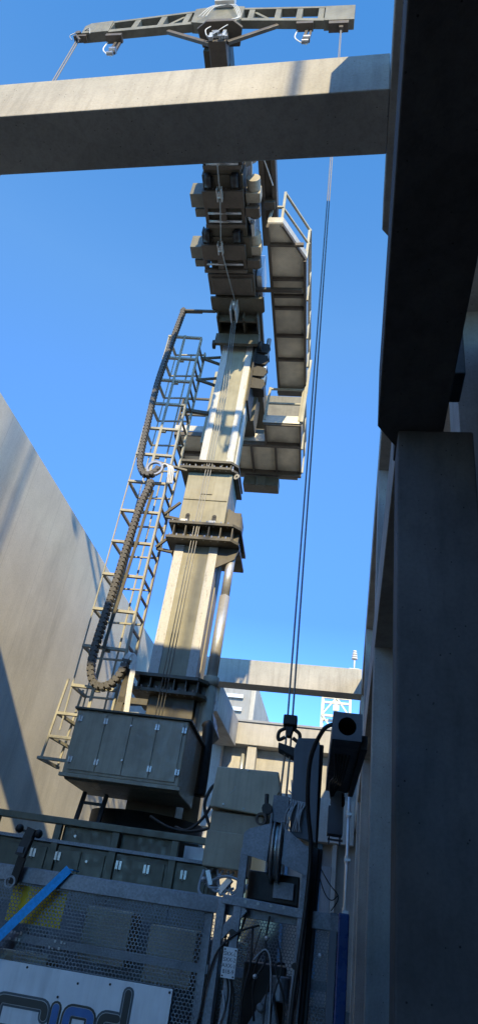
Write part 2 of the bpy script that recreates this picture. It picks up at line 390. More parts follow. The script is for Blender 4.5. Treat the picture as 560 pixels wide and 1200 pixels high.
# weather sensor on far beam
ws = thing('weather_sensor', 'small weather sensor on a thin pole standing on the far cross beam', 'sensor', (.02, 20.95, 7.62), 'W')
part('pole', MB().tube((.02, 20.95, 7.62), (.02, 20.95, 8.05), .025), 'white', ws, smooth=True)
part('base_plate', MB().box(-.14, .18, 20.8, 21.1, 7.622, 7.66), 'white', ws)
hd = MB()
for k in range(4): hd.tube((.02, 20.95, 8.02+k*.08), (.02, 20.95, 8.07+k*.08), .10-.012*k, 12)
part('head', hd, 'white', ws, smooth=True)
# conduit
cp = thing('conduit_pipe', 'thin grey conduit pipe running up beside the right columns', 'pipe', (.05, 15, G), 'W')
part('pipe', MB().tube((.035, 15, G), (.035, 15, 3.3), .035), 'silver', cp, smooth=True)
for z in (2.35, 1.5, .6): part('clamp', MB().box(-.01, .10, 14.95, 15.05, z, z+.05).tube((.035, 15, z-.03), (.035, 15, z+.09), .05), 'silver', cp)
cp2 = MB().box(.26, .277, 11.5, 11.7, 2.3, 2.5)

# ================================================================== CRANE
CR = thing('maintenance_crane', 'beige-grey rooftop maintenance crane with tall telescopic mast and arm in the concrete well', 'crane', (-2.43, 10.5, G))
def P(name, mb, mat, lab=None, bevel=0, smooth=False, parent=None): return part(name, mb, mat, parent or CR, lab, bevel, smooth)
# chassis + slewing base
P('chassis', MB().box(-3.6, -.9, 9.0, 12.2, G+.35, -.1).box(-3.4, -1.0, 7.3, 9.0, G+.35, -.3), 'olive', bevel=.02)
for x in (-3.3, -1.3):
    for y in (8.0, 11.6):
        wv = P('wheel', MB().tube((x-.09, y, G+.25), (x+.09, y, G+.25), .25, 24), 'darksteel', smooth=True)
        P('hub', MB().tube((x-.12, y, G+.25), (x+.12, y, G+.25), .08, 16), 'steel', parent=wv)
P('rail_track', MB().box(-3.35, -3.25, 5, 15, G, G+.02).box(-1.35, -1.25, 5, 15, G, G+.02), 'steel')
P('slewing_ring', MB().tube((-2.4, 10.3, -.1), (-2.4, 10.3, .35), 1.0, 40).tube((-2.4, 10.3, .352), (-2.4, 10.3, 1.2), .82, 40), 'darksteel', smooth=True)
for x in (-2.6, -2.05): P('drive_motor', MB().tube((x, 9.1, .25), (x, 9.1, .75), .17, 20).tube((x, 9.1, .76), (x, 9.1, .95), .12, 20), 'darksteel', smooth=True)
dl = MB()
for x in (-3.05, -2.75):
    dl.bar((x, 8.9, .3), (x, 9.2, 1.3), .05)
for k in range(4): dl.bar((-3.05, 8.95+.07*k, .45+.24*k), (-2.75, 8.95+.07*k, .45+.24*k), .035)
P('step_frame', dl, 'darksteel')
# equipment box
bx = P('equipment_box', MB().prism([(8.6, 1.42), (8.6, 2.22), (9.85, 2.22), (9.85, 1.36), (8.75, 1.36)], 'x', -3.22, -1.70), 'cabinet', bevel=.012)
P('lid', MB().box(-3.26, -1.66, 8.56, 9.9, 2.222, 2.25), 'olive', bevel=.005, parent=bx)
P('bottom_rim', MB().box(-3.25, -1.67, 8.575, 8.63, 1.37, 1.415), 'cabinet', bevel=.005, parent=bx)
xs = (-3.17, -2.80, -2.45, -2.10, -1.75)
for i in range(4): P('door', MB().box(xs[i]+.006, xs[i+1]-.006, 8.585, 8.599, 1.46, 2.19), 'cabinet', bevel=.003, parent=bx)
def hinge(parent, x, y, z, s=1, nm='hinge', mat='steel'):
    h_ = MB().box(x-.028*s, x-.006*s, y-.012, y, z-.036*s, z+.036*s).box(x+.006*s, x+.028*s, y-.012, y, z-.036*s, z+.036*s).tube((x, y-.008, z-.05*s), (x, y-.008, z+.05*s), .007*s, 8)
    return part(nm, h_, mat, parent)
for x in (-3.15, -2.80, -2.10, -1.74):
    for z in (2.10, 1.58): hinge(bx, x, 8.584, z)
for x, z in ((-2.45, 2.08), (-2.47, 1.64)): P('lock', MB().tube((x, 8.565, z), (x, 8.59, z), .014, 10), 'steel', parent=bx)
# counter frame legs right of the box and big dark hose
P('hydraulic_tube', MB().path([(-1.64, 9.95, 1.55), (-1.64, 9.95, 1.9), (-1.66, 9.95, 2.45), (-1.70, 9.97, 2.58)], .085, 16), 'darksteel', smooth=True)
cy = P('cylinder_barrel', MB().tube((-1.78, 10.3, .9), (-1.80, 10.3, 3.35), .115, 24).tube((-1.80, 10.3, 3.25), (-1.80, 10.3, 3.4), .13, 24), 'beigelight', smooth=True)
P('cylinder_rod', MB().tube((-1.80, 10.3, 3.4), (-1.80, 10.3, 4.85), .092, 20).tube((-1.80, 10.3, 4.852), (-1.80, 10.3, 5.75), .078, 20), 'chrome', smooth=True)
P('cylinder_bracket', MB().tube((-1.95, 10.3, .95), (-1.55, 10.3, .95), .09).box(-1.98, -1.9, 10.2, 10.4, .4, 1.1), 'steel')
# mast foot
P('mast_foot', MB().box(-2.72, -1.98, 10.15, 11.0, 1.2, 3.0).prism([(-1.97, 3.0), (-1.72, 2.9), (-1.62, 2.6), (-1.97, 2.2)], 'y', 10.25, 10.9), 'olive', bevel=.01)
def flange(u0, u1, v0, v1, z0, z1, gap, mat='olive', webs=6, ch=.14):
    fl = MB()
    poly = [(u0, v0), (u1-ch, v0), (u1, v0+ch), (u1, v1), (u0, v1)]
    fl.prism(poly, 'z', z0, z0+.05); fl.prism(poly, 'z', z1-.05, z1)
    for k in range(webs):
        u = u0+.1+(u1-u0-.25)*k/(webs-1); fl.box(u, u+.02, v0+.04, v0+.22, z0+.05, z1-.05)
    fl.box(u0+.12, u1-.14, v0+.2, v1-.1, z0+.04, z1-.04)
    for k in range(5): fl.box(u1-.2, u1-.04, v0+.25+k*.18, v0+.27+k*.18, z0+.05, z1-.05)
    return fl
P('flange', flange(-3.0, -1.80, 9.93, 11.1, 2.97, 3.26, 0), 'olive')
P('flange', flange(-2.98, -1.66, 9.93, 11.1, 5.76, 6.12, 0), 'olive')
P('flange', flange(-3.02, -1.90, 9.98, 11.0, 7.36, 7.56, 0), 'olive')
P('side_gusset', MB().prism([(-1.985, 6.62), (-1.70, 6.45), (-1.66, 6.12), (-1.985, 6.12)], 'y', 10.2, 10.24), 'olive')
P('side_gusset', MB().prism([(-2.04, 5.35), (-1.72, 5.55), (-1.66, 5.76), (-2.04, 5.76)], 'y', 10.2, 10.24), 'olive')
P('collar_box', MB().box(-1.985, -1.74, 10.3, 10.8, 6.121, 6.6), 'olive', bevel=.01)
for z, u0, u1, v in ((3.0, -2.95, -2.0, 9.93), (5.80, -2.93, -1.9, 9.93), (6.10, -2.93, -1.9, 9.93), (7.40, -2.97, -2.0, 9.98)):
    bb_ = MB()
    for k in range(9): bb_.tube((u0+(u1-u0)*k/8, v+.05, z-.045), (u0+(u1-u0)*k/8, v+.05, z+.07), .014, 6)
    bb_.box(u0-.02, u1+.02, v+.035, v+.065, z-.015, z-.005)
    P('bolt_row', bb_, 'steel')
P('weld_bead', MB().tube((-2.85, 10.112, 6.72), (-2.02, 10.112, 6.72), .009, 6), 'beige')
P('access_hatch', MB().box(-2.55, -2.32, 10.104, 10.119, 6.85, 7.15), 'beige', bevel=.004)
# lower mast section
P('mast_section', MB().box(-2.79, -2.08, 10.2, 10.95, 3.261, 5.76), 'beige', bevel=.008)
P('wear_strip', MB().box(-2.83, -2.66, 10.176, 10.198, 3.27, 5.755), 'worn', bevel=.004)
P('wear_strip', MB().box(-2.20, -2.04, 10.176, 10.198, 3.27, 5.755), 'worn', bevel=.004)
P('side_strip', MB().box(-2.078, -2.05, 10.22, 10.5, 3.27, 5.755), 'beigelight', bevel=.004)
P('side_strip', MB().box(-2.078, -2.055, 10.6, 10.95, 3.27, 5.755), 'beigelight', bevel=.004)
# collar
P('mast_collar', MB().box(-2.86, -2.0, 10.12, 11.0, 6.121, 7.36), 'beige', bevel=.012)
for u in (-2.7, -2.2): P('collar_slot', MB().box(u-.04, u+.04, 10.108, 10.125, 6.16, 6.36).tube((u, 10.108, 6.36), (u, 10.125, 6.36), .04), 'black')
for u in (-2.72, -2.2): P('wear_pad', MB().box(u-.06, u+.06, 9.99, 10.11, 6.125, 6.2), 'white')
P('lifting_eye', MB().ring((-1.90, 10.05, 7.25), (.5, 1, 0), .025, .06, .02), 'beigelight')
# upper mast section
P('mast_section', MB().box(-2.72, -2.04, 10.26, 10.85, 7.561, 11.2), 'beige', bevel=.008)
P('wear_strip', MB().box(-2.74, -2.60, 10.235, 10.258, 7.57, 11.15), 'worn', bevel=.004)
P('wear_strip', MB().box(-2.20, -2.06, 10.235, 10.258, 7.57, 11.15), 'worn', bevel=.004)
P('side_strip', MB().box(-2.038, -2.01, 10.30, 10.5, 7.57, 11.15), 'worn', bevel=.004)
# knuckle (mast head)
kn = MB()
kn.box(-2.86, -1.95, 10.1, 11.1, 11.15, 11.5)
kn.prism([(-2.98, 9.55), (-2.98, 9.25), (-1.82, 9.25), (-1.82, 9.6), (-2.0, 9.75), (-2.82, 9.75)], 'z', 11.40, 11.46)
kn.prism([(9.3, 11.46), (9.3, 11.6), (11.2, 11.6), (11.2, 11.46)], 'x', -2.9, -2.85).prism([(9.3, 11.46), (9.3, 11.6), (11.2, 11.6), (11.2, 11.46)], 'x', -1.95, -1.9)
kn.box(-2.85, -2.0, 9.7, 9.74, 11.2, 11.9)
for u in (-2.86, -2.55, -2.28, -1.98): kn.box(u, u+.03, 9.6, 10.1, 11.2, 11.45)
kn.box(-2.9, -1.93, 10.02, 10.1, 10.85, 11.16)
P('mast_head', kn, 'olive')
gs = MB()
for k in range(4):
    z = 11.1-k*.36; gs.prism([(-1.96, z), (-1.70, z-.06), (-1.66, z-.2), (-1.72, z-.32), (-1.96, z-.30)], 'y', 10.2, 10.24)
    gs.box(-1.96, -1.72, 10.24, 10.7, z-.10, z-.06)
gs.box(-2.0, -1.96, 10.15, 10.8, 9.3, 11.2)
P('head_gusset', gs, 'darksteel')
for k in range(2): P('guide_roller', MB().tube((-2.95+k*1.05, 10.12, 10.9), (-2.90+k*1.05, 10.12, 10.9), .1, 16), 'darksteel', smooth=True)
P('side_cylinder', MB().tube((-1.74, 10.3, 9.9), (-1.74, 10.3, 11.3), .05, 14), 'silver', smooth=True)
# telescopic arm pointing at the viewer
secs = [(-2.88, -2.02, 7.85, 12.6, 11.50, 12.35), (-2.84, -2.08, 6.6, 7.9, 11.53, 12.3), (-2.80, -2.12, 5.4, 6.65, 11.56, 12.25), (-2.56, -2.14, 4.62, 5.45, 11.60, 12.0)]
for a in secs: P('arm_section', MB().box(*a), 'olive', bevel=.01)
def armcollar(u0, u1, v0, v1, z0, side=True):
    c = MB()
    c.box(u0, u1, v0, v0+.34, z0, z0+.03)                      # bottom front plate
    c.box(u0, u0+.07, v0, v1, z0+.03, z0+1.1); c.box(u1-.07, u1, v0, v1, z0+.03, z0+1.1)
    c.box(u0+.07, u1-.07, v0, v0+.06, z0+.95, z0+1.1)
    c.box(u0, u1, v1-.07, v1, z0-.02, z0+.08)
    c.box(u0+.07, u1-.07, v0, v0+.03, z0+.03, z0+.18)
    c.box(u0+.3, u0+.42, v0+.34, v1-.07, z0, z0+.05)
    P('arm_collar', c, 'brown', bevel=.006)
    b_ = MB()
    for k in range(6):
        u = u0+.1+k*(u1-u0-.2)/5; b_.tube((u, v0-.012, z0+.1), (u, v0+.0, z0+.1), .022, 8)
    P('bolt_row', b_, 'steel')
    P('cross_rod', MB().tube((u0+.07, v0+.45, z0+.02), (u1-.07, v0+.45, z0+.02), .025, 10).tube((u0+.07, v0+.62, z0+.02), (u1-.07, v0+.62, z0+.02), .03, 10), 'steel', smooth=True)
    for u in (u0+.14, u1-.14):
        r_ = P('roller', MB().tube((u-.06, v0-.17, z0+.08), (u+.06, v0-.17, z0+.08), .13, 20), 'black', smooth=True)
        P('roller_bracket', MB().box(u-.1, u-.075, v0-.25, v0, z0+.05, z0+.25).box(u+.075, u+.1, v0-.25, v0, z0+.05, z0+.25).tube((u-.1, v0-.17, z0+.08), (u+.1, v0-.17, z0+.08), .03), 'darksteel', parent=r_)
    sv = P('sheave', MB().ring(((u0+u1)/2-.04, v0+.02, z0-.06), (1, 0, 0), .02, .075, .05, 18), 'steel', smooth=True)
    P('sheave_cheek', MB().box((u0+u1)/2-.09, (u0+u1)/2-.07, v0-.1, v0+.14, z0-.12, z0).box((u0+u1)/2-.01, (u0+u1)/2+.01, v0-.1, v0+.14, z0-.12, z0), 'silver', parent=sv)
    if side:
        P('switch_box', MB().box(u0-.27, u0-.01, v0+.12, v0+.40, z0+.12, z0+.5).box(u0-.22, u0-.02, v0+.45, v0+.62, z0+.15, z0+.4), 'spreader', bevel=.015)
        mt = P('gear_motor', MB().box(u1+.02, u1+.30, v0+.1, v0+.30, z0+.1, z0+.36).tube((u1+.17, v0-.12, z0+.25), (u1+.17, v0+.1, z0+.25), .13, 20), 'beigelight', bevel=.012)
        P('motor_cover', MB().tube((u1+.17, v0+.3, z0+.2), (u1+.17, v0+.62, z0+.2), .11, 20).box(u1+.02, u1+.28, v0+.34, v0+.52, z0, z0+.12), 'brown', parent=mt)
        P('motor_bracket', MB().prism([(u1, v0+.3), (u1+.2, v0+.4), (u1+.2, v0+.8), (u1, v0+.9)], 'z', z0+.4, z0+.46), 'silver', parent=mt)
for (u0, u1, v0, v1, z0) in ((-3.02, -2.13, 7.98, 8.62, 11.42), (-2.86, -2.08, 6.86, 7.60, 11.44), (-2.78, -2.06, 5.75, 6.45, 11.46)):
    armcollar(u0, u1, v0, v1, z0)
P('arm_plate', MB().box(-2.98, -2.0, 8.68, 9.2, 11.44, 11.5).box(-2.9, -2.05, 8.75, 9.1, 11.38, 11.44), 'brown', bevel=.01)
P('access_bar', MB().box(-2.85, -1.02, 9.18, 9.26, 11.62, 11.70), 'brown', bevel=.004)
hs = MB()
for k in range(3): hs.path([(-2.06-.03*k, 6.0, 12.2), (-1.98+.02*k, 6.6, 12.0-.1*k), (-2.06, 7.3, 11.6+.05*k), (-1.99+.04*k, 7.9, 11.8)], .014)
P('white_hose', hs, 'whitehose', smooth=True)
P('side_hose', MB().path([(-2.05, 6.5, 12.1), (-1.85, 6.6, 12.3), (-1.62, 7.2, 12.2)], .012), 'whitehose', smooth=True)
P('arm_side_box', MB().box(-2.0, -1.93, 7.6, 8.6, 11.55, 12.2).box(-2.0, -1.88, 8.9, 9.6, 11.7, 12.4), 'silver', bevel=.01)
# tip: turning head and spreader beam
tp = MB().prism([(-2.64, 4.36), (-2.48, 4.26), (-2.06, 4.26), (-1.92, 4.36), (-1.98, 4.62), (-2.58, 4.62)], 'z', 11.70, 11.76)
tp.box(-2.41, -2.14, 4.40, 4.80, 11.36, 11.70); tp.box(-2.50, -2.06, 4.30, 4.60, 11.762, 11.9)
P('turning_head', tp, 'brown', bevel=.01)
P('head_detail', MB().tube((-2.30, 4.38, 11.5), (-2.30, 4.32, 11.5), .05).box(-2.38, -2.26, 4.34, 4.40, 11.55, 11.6).tube((-2.22, 4.40, 11.42), (-2.22, 4.34, 11.42), .035), 'steel')
V0, V1 = 4.37, 4.49
VM = (V0+V1)/2
def top_l(u): return 12.43+(u+2.6)*.20
def bot_l(u): return 12.00+(u+2.6)*.125
spb = MB()
us = [-4.2, -4.0, -3.6, -3.15, -2.75]
for i in range(4):
    spb.bar((us[i], VM, top_l(us[i])), (us[i+1], VM, top_l(us[i+1])), V1-V0, .06)
    spb.bar((us[i], VM, bot_l(us[i])), (us[i+1], VM, bot_l(us[i+1])), V1-V0, .09)
for u in (-4.15, -3.72, -3.30, -2.90): spb.bar((u, VM, bot_l(u)), (u+.03, VM, top_l(u)), .09, V1-V0-.01, (0, 1, 0))
spb.bar((-3.28, VM, bot_l(-3.28)), (-2.9, VM, top_l(-2.9)), .05, .05, (0, 1, 0))
P('spreader_truss', spb, 'spreader', bevel=.004)
spb = MB()
ut = lambda u: 12.43-.055*(u+2.0)
ub = lambda u: 12.04-.10*(u+2.0)
spb.bar((-2.0, VM, ut(-2.0)), (-.6, VM, ut(-.6)), V1-V0, .06).bar((-2.0, VM, ub(-2.0)), (-.6, VM, ub(-.6)), V1-V0, .09)
for u in (-1.85, -1.42, -1.08, -.74): spb.bar((u, VM, ub(u)), (u, VM, ut(u)), .09, V1-V0-.01, (0, 1, 0))
spb.bar((-1.85, VM, ut(-1.85)), (-1.45, VM, ub(-1.45)), .05, .05, (0, 1, 0))
P('spreader_truss', spb, 'spreader', bevel=.004)
P('spreader_body', MB().prism([(-2.78, 11.95), (-2.78, 12.44), (-2.5, 12.50), (-2.15, 12.50), (-1.98, 12.46), (-1.98, 12.0), (-2.1, 11.905), (-2.6, 11.905)], 'y', V0-.02, V1+.02), 'spreader', bevel=.008)
P('end_box', MB().prism([(-4.54, 11.72), (-4.54, 11.98), (-4.46, 12.08), (-4.10, 12.15), (-4.10, 11.77)], 'y', V0-.015, V1+.015), 'spreader', bevel=.008)
P('end_box', MB().box(-.68, -.22, V0-.015, V1+.015, 11.84, 12.35), 'spreader', bevel=.008)
P('end_sheave_box', MB().box(-.60, -.30, V0-.005, V1+.005, 11.74, 11.838).box(-.44, -.38, V0+.02, V1-.02, 11.66, 11.74), 'brown')
for (a, b_) in (((-3.15, VM, 11.84), (-2.40, 4.45, 11.40)), ((-1.39, VM, 11.90), (-2.12, 4.45, 11.42))):
    P('strut', MB().bar(a, b_, .05, .07), 'brown', bevel=.004)
P('junction_box', MB().box(-2.46, -2.14, V0-.13, V0-.022, 12.42, 12.62), 'white', bevel=.01)
wh = MB()
for k in range(3):
    wh.path([(-2.42+.08*k, 4.30, 12.42), (-2.52+.04*k, 4.26, 12.2), (-2.66+.06*k, 4.3, 11.98)], .005, 6)
    wh.path([(-2.24+.03*k, 4.30, 12.42), (-2.12+.03*k, 4.25, 12.2), (-2.02+.02*k, 4.3, 11.95), (-2.1, 4.28, 11.8)], .005, 6)
wh.path([(-2.40, 4.30, 11.62), (-2.46, 4.3, 11.5), (-2.42, 4.32, 11.35)], .008, 6).path([(-2.14, 4.3, 11.66), (-2.2, 4.28, 11.5), (-2.34, 4.32, 11.38)], .006, 6)
P('cable_loom', wh, 'whitehose', smooth=True)
for u, z in ((-4.0, 11.66), (-.98, 11.82)):
    g_ = P('rope_guide', MB().box(u-.12, u+.14, V0-.0, V0+.12, z-.02, z+.05).bar((u+.05, V0+.1, z), (u+.02, V0+.1, z-.34), .04).bar((u+.11, V0+.1, z-.05), (u+.10, V0+.1, z-.42), .03), 'brown')
    P('guide_roller', MB().tube((u+.02, V0+.08, z-.36), (u+.12, V0+.08, z-.36), .05).tube((u+.0, V0+.08, z-.46), (u+.10, V0+.08, z-.46), .035), 'steel', parent=g_)
    P('guide_cable', MB().path([(u-.10, V0+.1, z), (u-.12, V0+.1, z-.25), (u-.02, V0+.1, z-.42), (u+.08, V0+.1, z-.5)], .010, 6), 'whitehose', parent=g_)
eg = P('end_rope_guide', MB().box(-4.66, -4.45, V0, V0+.10, 11.66, 11.71).bar((-4.62, V0, 11.69), (-4.50, V0, 11.5), .03).tube((-4.6, V0-.02, 11.76), (-4.6, V0+.1, 11.76), .045), 'brown')
P('guide_cable', MB().path([(-4.62, V0, 11.8), (-4.72, V0, 11.68), (-4.64, V0, 11.52)], .008, 6).path([(-4.5, V0-.02, 11.8), (-4.42, V0-.04, 11.82), (-4.38, V0-.02, 11.68)], .009, 6), 'hose', parent=eg)
# rope and hoses down the mast front
rp = MB()
rp.path([(-2.47, 5.5, 11.40), (-2.50, 6.88, 11.36), (-2.60, 8.0, 11.34), (-2.42, 9.3, 11.30)], .011, 6, False)
P('arm_rope', rp, 'rope', smooth=True)
rp = MB()
for k in range(3):
    rp.path([(-2.48+.04*k, 9.5, 11.2), (-2.51+.05*k, 10.05, 9.6), (-2.51+.05*k, 9.98, 6.0), (-2.50+.05*k, 9.92, 2.3)], .0075, 6, False)
P('mast_rope', rp, 'rope', smooth=True)
P('rope_sheave', MB().ring((-2.45, 9.35, 11.28), (1, 0, 0), .03, .10, .05, 18).box(-2.52, -2.49, 9.28, 9.62, 11.05, 11.42).box(-2.41, -2.38, 9.28, 9.62, 11.05, 11.42), 'silver', smooth=False)
P('rope_end', MB().bar((-2.50, 9.9, 2.27), (-2.50, 9.9, 2.45), .03).bar((-2.40, 9.9, 2.27), (-2.40, 9.9, 2.47), .03), 'silver')
# long walkway right of the arm
wy = P('walkway', MB().prism([(-1.71, 7.75), (-1.41, 7.75), (-.95, 8.52), (-.95, 12.52), (-1.64, 12.52)], 'z', 11.80, 11.815), 'tread')
st_ = MB()
st_.bar((-1.70, 7.75, 11.74), (-1.63, 12.5, 11.74), .05, .12).bar((-.965, 8.52, 11.74), (-.965, 12.5, 11.74), .05, .12).bar((-1.41, 7.76, 11.76), (-.96, 8.53, 11.76), .04, .07)
for v in (8.16, 8.98, 9.42, 9.75, 10.55, 11.3, 12.42): st_.box(-1.68, -.99, v, v+.05, 11.71, 11.797)
st_.box(-1.66, -.99, 12.30, 12.5, 11.66, 11.7)
P('walkway_frame', st_, 'brown', parent=wy)
P('toe_board', MB().bar((-1.71, 7.74, 11.90), (-1.41, 7.74, 11.90), .015, .17).bar((-1.41, 7.74, 11.90), (-.95, 8.51, 11.90), .015, .17).bar((-.94, 8.51, 11.90), (-.94, 12.5, 11.90), .012, .15), 'toe', parent=wy)
rl = MB()
rl.bar((-1.44, 7.80, 11.8), (-1.46, 7.80, 12.95), .05).bar((-1.70, 7.78, 11.9), (-1.66, 7.78, 12.40), .045).bar((-1.66, 7.78, 12.40), (-1.44, 7.78, 12.40), .045)
rl.bar((-1.46, 7.80, 12.93), (-.95, 8.55, 12.80), .045).bar((-1.46, 7.80, 12.42), (-.95, 8.55, 12.34), .04)
rl.bar((-.95, 8.55, 11.8), (-.95, 8.55, 12.82), .05)
for v in (9.6, 10.7, 11.6, 12.5): rl.bar((-.93, v, 11.8), (-.93, v, 12.82), .045)
rl.bar((-.93, 8.55, 12.80), (-.93, 12.5, 12.80), .045).bar((-.93, 8.55, 12.34), (-.93, 12.5, 12.34), .04)
P('guard_rail', rl, 'rail', parent=wy)
# channel beam ahead of the walkway
cb = MB().box(-1.90, -1.80, 6.5, 8.6, 12.30, 12.56).box(-1.66, -1.57, 6.5, 8.6, 12.30, 12.56).box(-1.80, -1.66, 6.5, 8.6, 12.40, 12.44).box(-1.82, -1.60, 7.55, 7.72, 12.2, 12.40)
P('channel_beam', cb, 'brown', bevel=.006)
# rear platform
pl = P('platform', MB().box(-2.7, -.97, 13.0, 14.25, 10.52, 10.535).box(-1.85, -.98, 12.2, 13.0, 10.53, 10.545), 'tread')
pf = MB()
for u in (-2.68, -2.25, -1.63, -1.0): pf.box(u-.02, u+.03, 13.02, 14.2, 10.43, 10.515)
pf.box(-2.7, -.97, 14.16, 14.25, 10.36, 10.515).box(-2.7, -.97, 12.97, 13.06, 10.40, 10.515).box(-1.85, -.98, 12.2, 12.24, 10.42, 10.525).box(-1.87, -1.83, 12.2, 13, 10.42, 10.525).box(-1.0, -.96, 12.2, 13, 10.42, 10.525)
P('platform_frame', pf, 'brown', parent=pl)
P('toe_board', MB().box(-1.90, -.97, 12.17, 12.19, 10.47, 10.70), 'toe', parent=pl)
P('toe_board', MB().box(-2.72, -1.86, 12.94, 12.96, 10.50, 10.74), 'toe', parent=pl)
pr_ = MB()
for u in (-1.86, -1.02): pr_.bar((u, 12.18, 10.55), (u+.03, 12.18, 11.62), .055)
for z in (11.10, 11.58): pr_.bar((-1.86, 12.18, z), (-1.0, 12.18, z), .045)
for v in (12.2, 13.2, 14.2): pr_.bar((-.95, v, 10.5), (-.95, v, 11.62), .045)
for z in (11.10, 11.60): pr_.bar((-.95, 12.2, z), (-.95, 14.2, z), .045)
pr_.bar((-.96, 12.16, 10.5), (-.90, 12.16, 12.6), .08)
P('guard_rail', pr_, 'rail', parent=pl)
wb = P('winch_cabin', MB().box(-2.95, -1.1, 14.26, 14.9, 10.75, 13.3), 'cabin', bevel=.015)
P('port', MB().tube((-2.55, 14.25, 11.9), (-2.55, 14.2, 11.9), .14, 20), 'black', parent=wb)
P('cabin_rib', MB().box(-2.9, -2.0, 14.20, 14.255, 11.25, 11.30).box(-2.9, -2.0, 14.20, 14.255, 12.15, 12.2).box(-1.15, -1.08, 14.2, 14.255, 10.8, 13.2), 'olive', parent=wb)
P('rear_post', MB().box(-2.72, -2.05, 11.2, 13.9, 11.7, 12.2).box(-2.75, -2.15, 12.3, 12.9, 10.6, 11.7), 'olive', bevel=.01)
P('under_box', MB().box(-2.5, -1.55, 14.22, 14.62, 10.05, 10.34).box(-2.15, -1.9, 14.15, 14.22, 10.0, 10.3), 'olive', bevel=.02)
# platform behind on the left of the mast
p2 = P('platform', MB().box(-4.12, -3.22, 12.6, 14.2, 10.35, 10.37), 'tread')
P('platform_frame', MB().box(-4.14, -3.2, 12.56, 12.6, 10.26, 10.38).box(-4.14, -3.2, 13.3, 13.38, 10.24, 10.345).box(-4.14, -4.08, 12.6, 14.2, 10.25, 10.345).box(-3.26, -3.2, 12.6, 14.2, 10.25, 10.345), 'brown', parent=p2)
P('toe_board', MB().box(-4.14, -3.2, 12.53, 12.55, 10.38, 10.55), 'toe', parent=p2)
cr = MB()
for u in (-4.12, -3.2):
    for v in (12.58, 13.4): cr.bar((u, v, 10.4), (u, v, 11.5), .05)
    cr.bar((u, 12.58, 11.5), (u, 13.4, 11.5), .05).bar((u, 12.58, 10.95), (u, 13.4, 10.95), .04)
for z in (10.95, 11.5): cr.bar((-4.12, 12.58, z), (-3.2, 12.58, z), .05)
P('guard_rail', cr, 'olive', parent=p2)
P('counterweight', MB().box(-3.42, -2.85, 12.5, 13.4, 10.0, 12.45), 'beige', bevel=.02)
# ladder with safety cage left of the mast
LU, LV = -3.17, 9.9
ld = P('ladder', MB().bar((LU, LV, 2.3), (LU, LV, 10.85), .035, .085, (0, 1, 0)).bar((LU+.02, LV+.46, 2.3), (LU+.02, LV+.46, 10.85), .035, .085, (0, 1, 0)), 'rail', bevel=.003)
z = 2.45
while z < 10.8: P('rung', MB().bar((LU, LV, z), (LU+.02, LV+.46, z), .035), 'olive', parent=ld); z += .30
cg = MB()
for u, v in ((LU-.72, LV-.05), (LU-.66, LV+.50)): cg.bar((u, v, 2.2), (u, v, 10.85), .022, .02)
cg.bar((LU-.36, LV-.06, 2.2), (LU-.36, LV-.06, 10.85), .05, .02).bar((LU-.30, LV+.50, 2.2), (LU-.30, LV+.50, 10.85), .03, .02)
z = 2.9
while z < 10.9:
    cg.bar((LU, LV-.02, z), (LU-.73, LV-.05, z), .055, .045).bar((LU-.72, LV-.04, z), (LU-.67, LV+.50, z), .05, .04).bar((LU-.67, LV+.50, z), (LU, LV+.47, z), .03, .03)
    cg.box(LU-.40, LV*0+LU-.27, LV-.03, LV+.03, z-.05, z+.0) if int(z*10) % 2 else None
    z += .66
P('safety_cage', cg, 'rail', parent=ld)
lc = MB()
for a, b_, c_ in ((-4.0, 2.45, .06), (-4.02, 2.10, .05), (-4.1, 1.78, .05)):
    lc.bar((a, 9.85, b_), (-3.2, 9.85, b_), c_, .04).bar((a, 9.85, b_), (a+.1, 10.5, b_), c_, .04)
for (u, v) in ((-3.98, 9.86), (-3.9, 10.4)): lc.bar((u, v, 3.0), (u-.08, v, 1.8), .03)
P('entry_hoop', lc, 'rail', parent=ld)
# brackets mast <-> ladder
for z in (10.55, 9.9):
    P('ladder_bracket', MB().bar((-2.72, 10.4, z), (LU, 10.2, z), .05).bar((-2.72, 10.4, z+.25), (LU, 10.2, z-.02), .045), 'olive')
P('ladder_bracket', MB().bar((-2.75, 10.4, 9.1), (LU-.2, 10.3, 9.1), .07), 'olive')
for z in (6.3, 5.6): P('ladder_bracket', MB().bar((-2.86, 10.2, z), (LU, 10.2, z+.05), .05).bar((-2.9, 10.15, z+.35), (LU, 10.15, z+.05), .045), 'olive')
P('ladder_bracket', MB().bar((-2.86, 9.95, 7.25), (-3.45, 9.7, 7.25), .06, .04), 'olive')
P('chain_arm', MB().bar((-2.9, 9.6, 11.38), (-3.70, 9.6, 11.38), .05).bar((-3.62, 9.6, 11.36), (-3.2, 9.6, 11.36), .09, .03), 'olive')
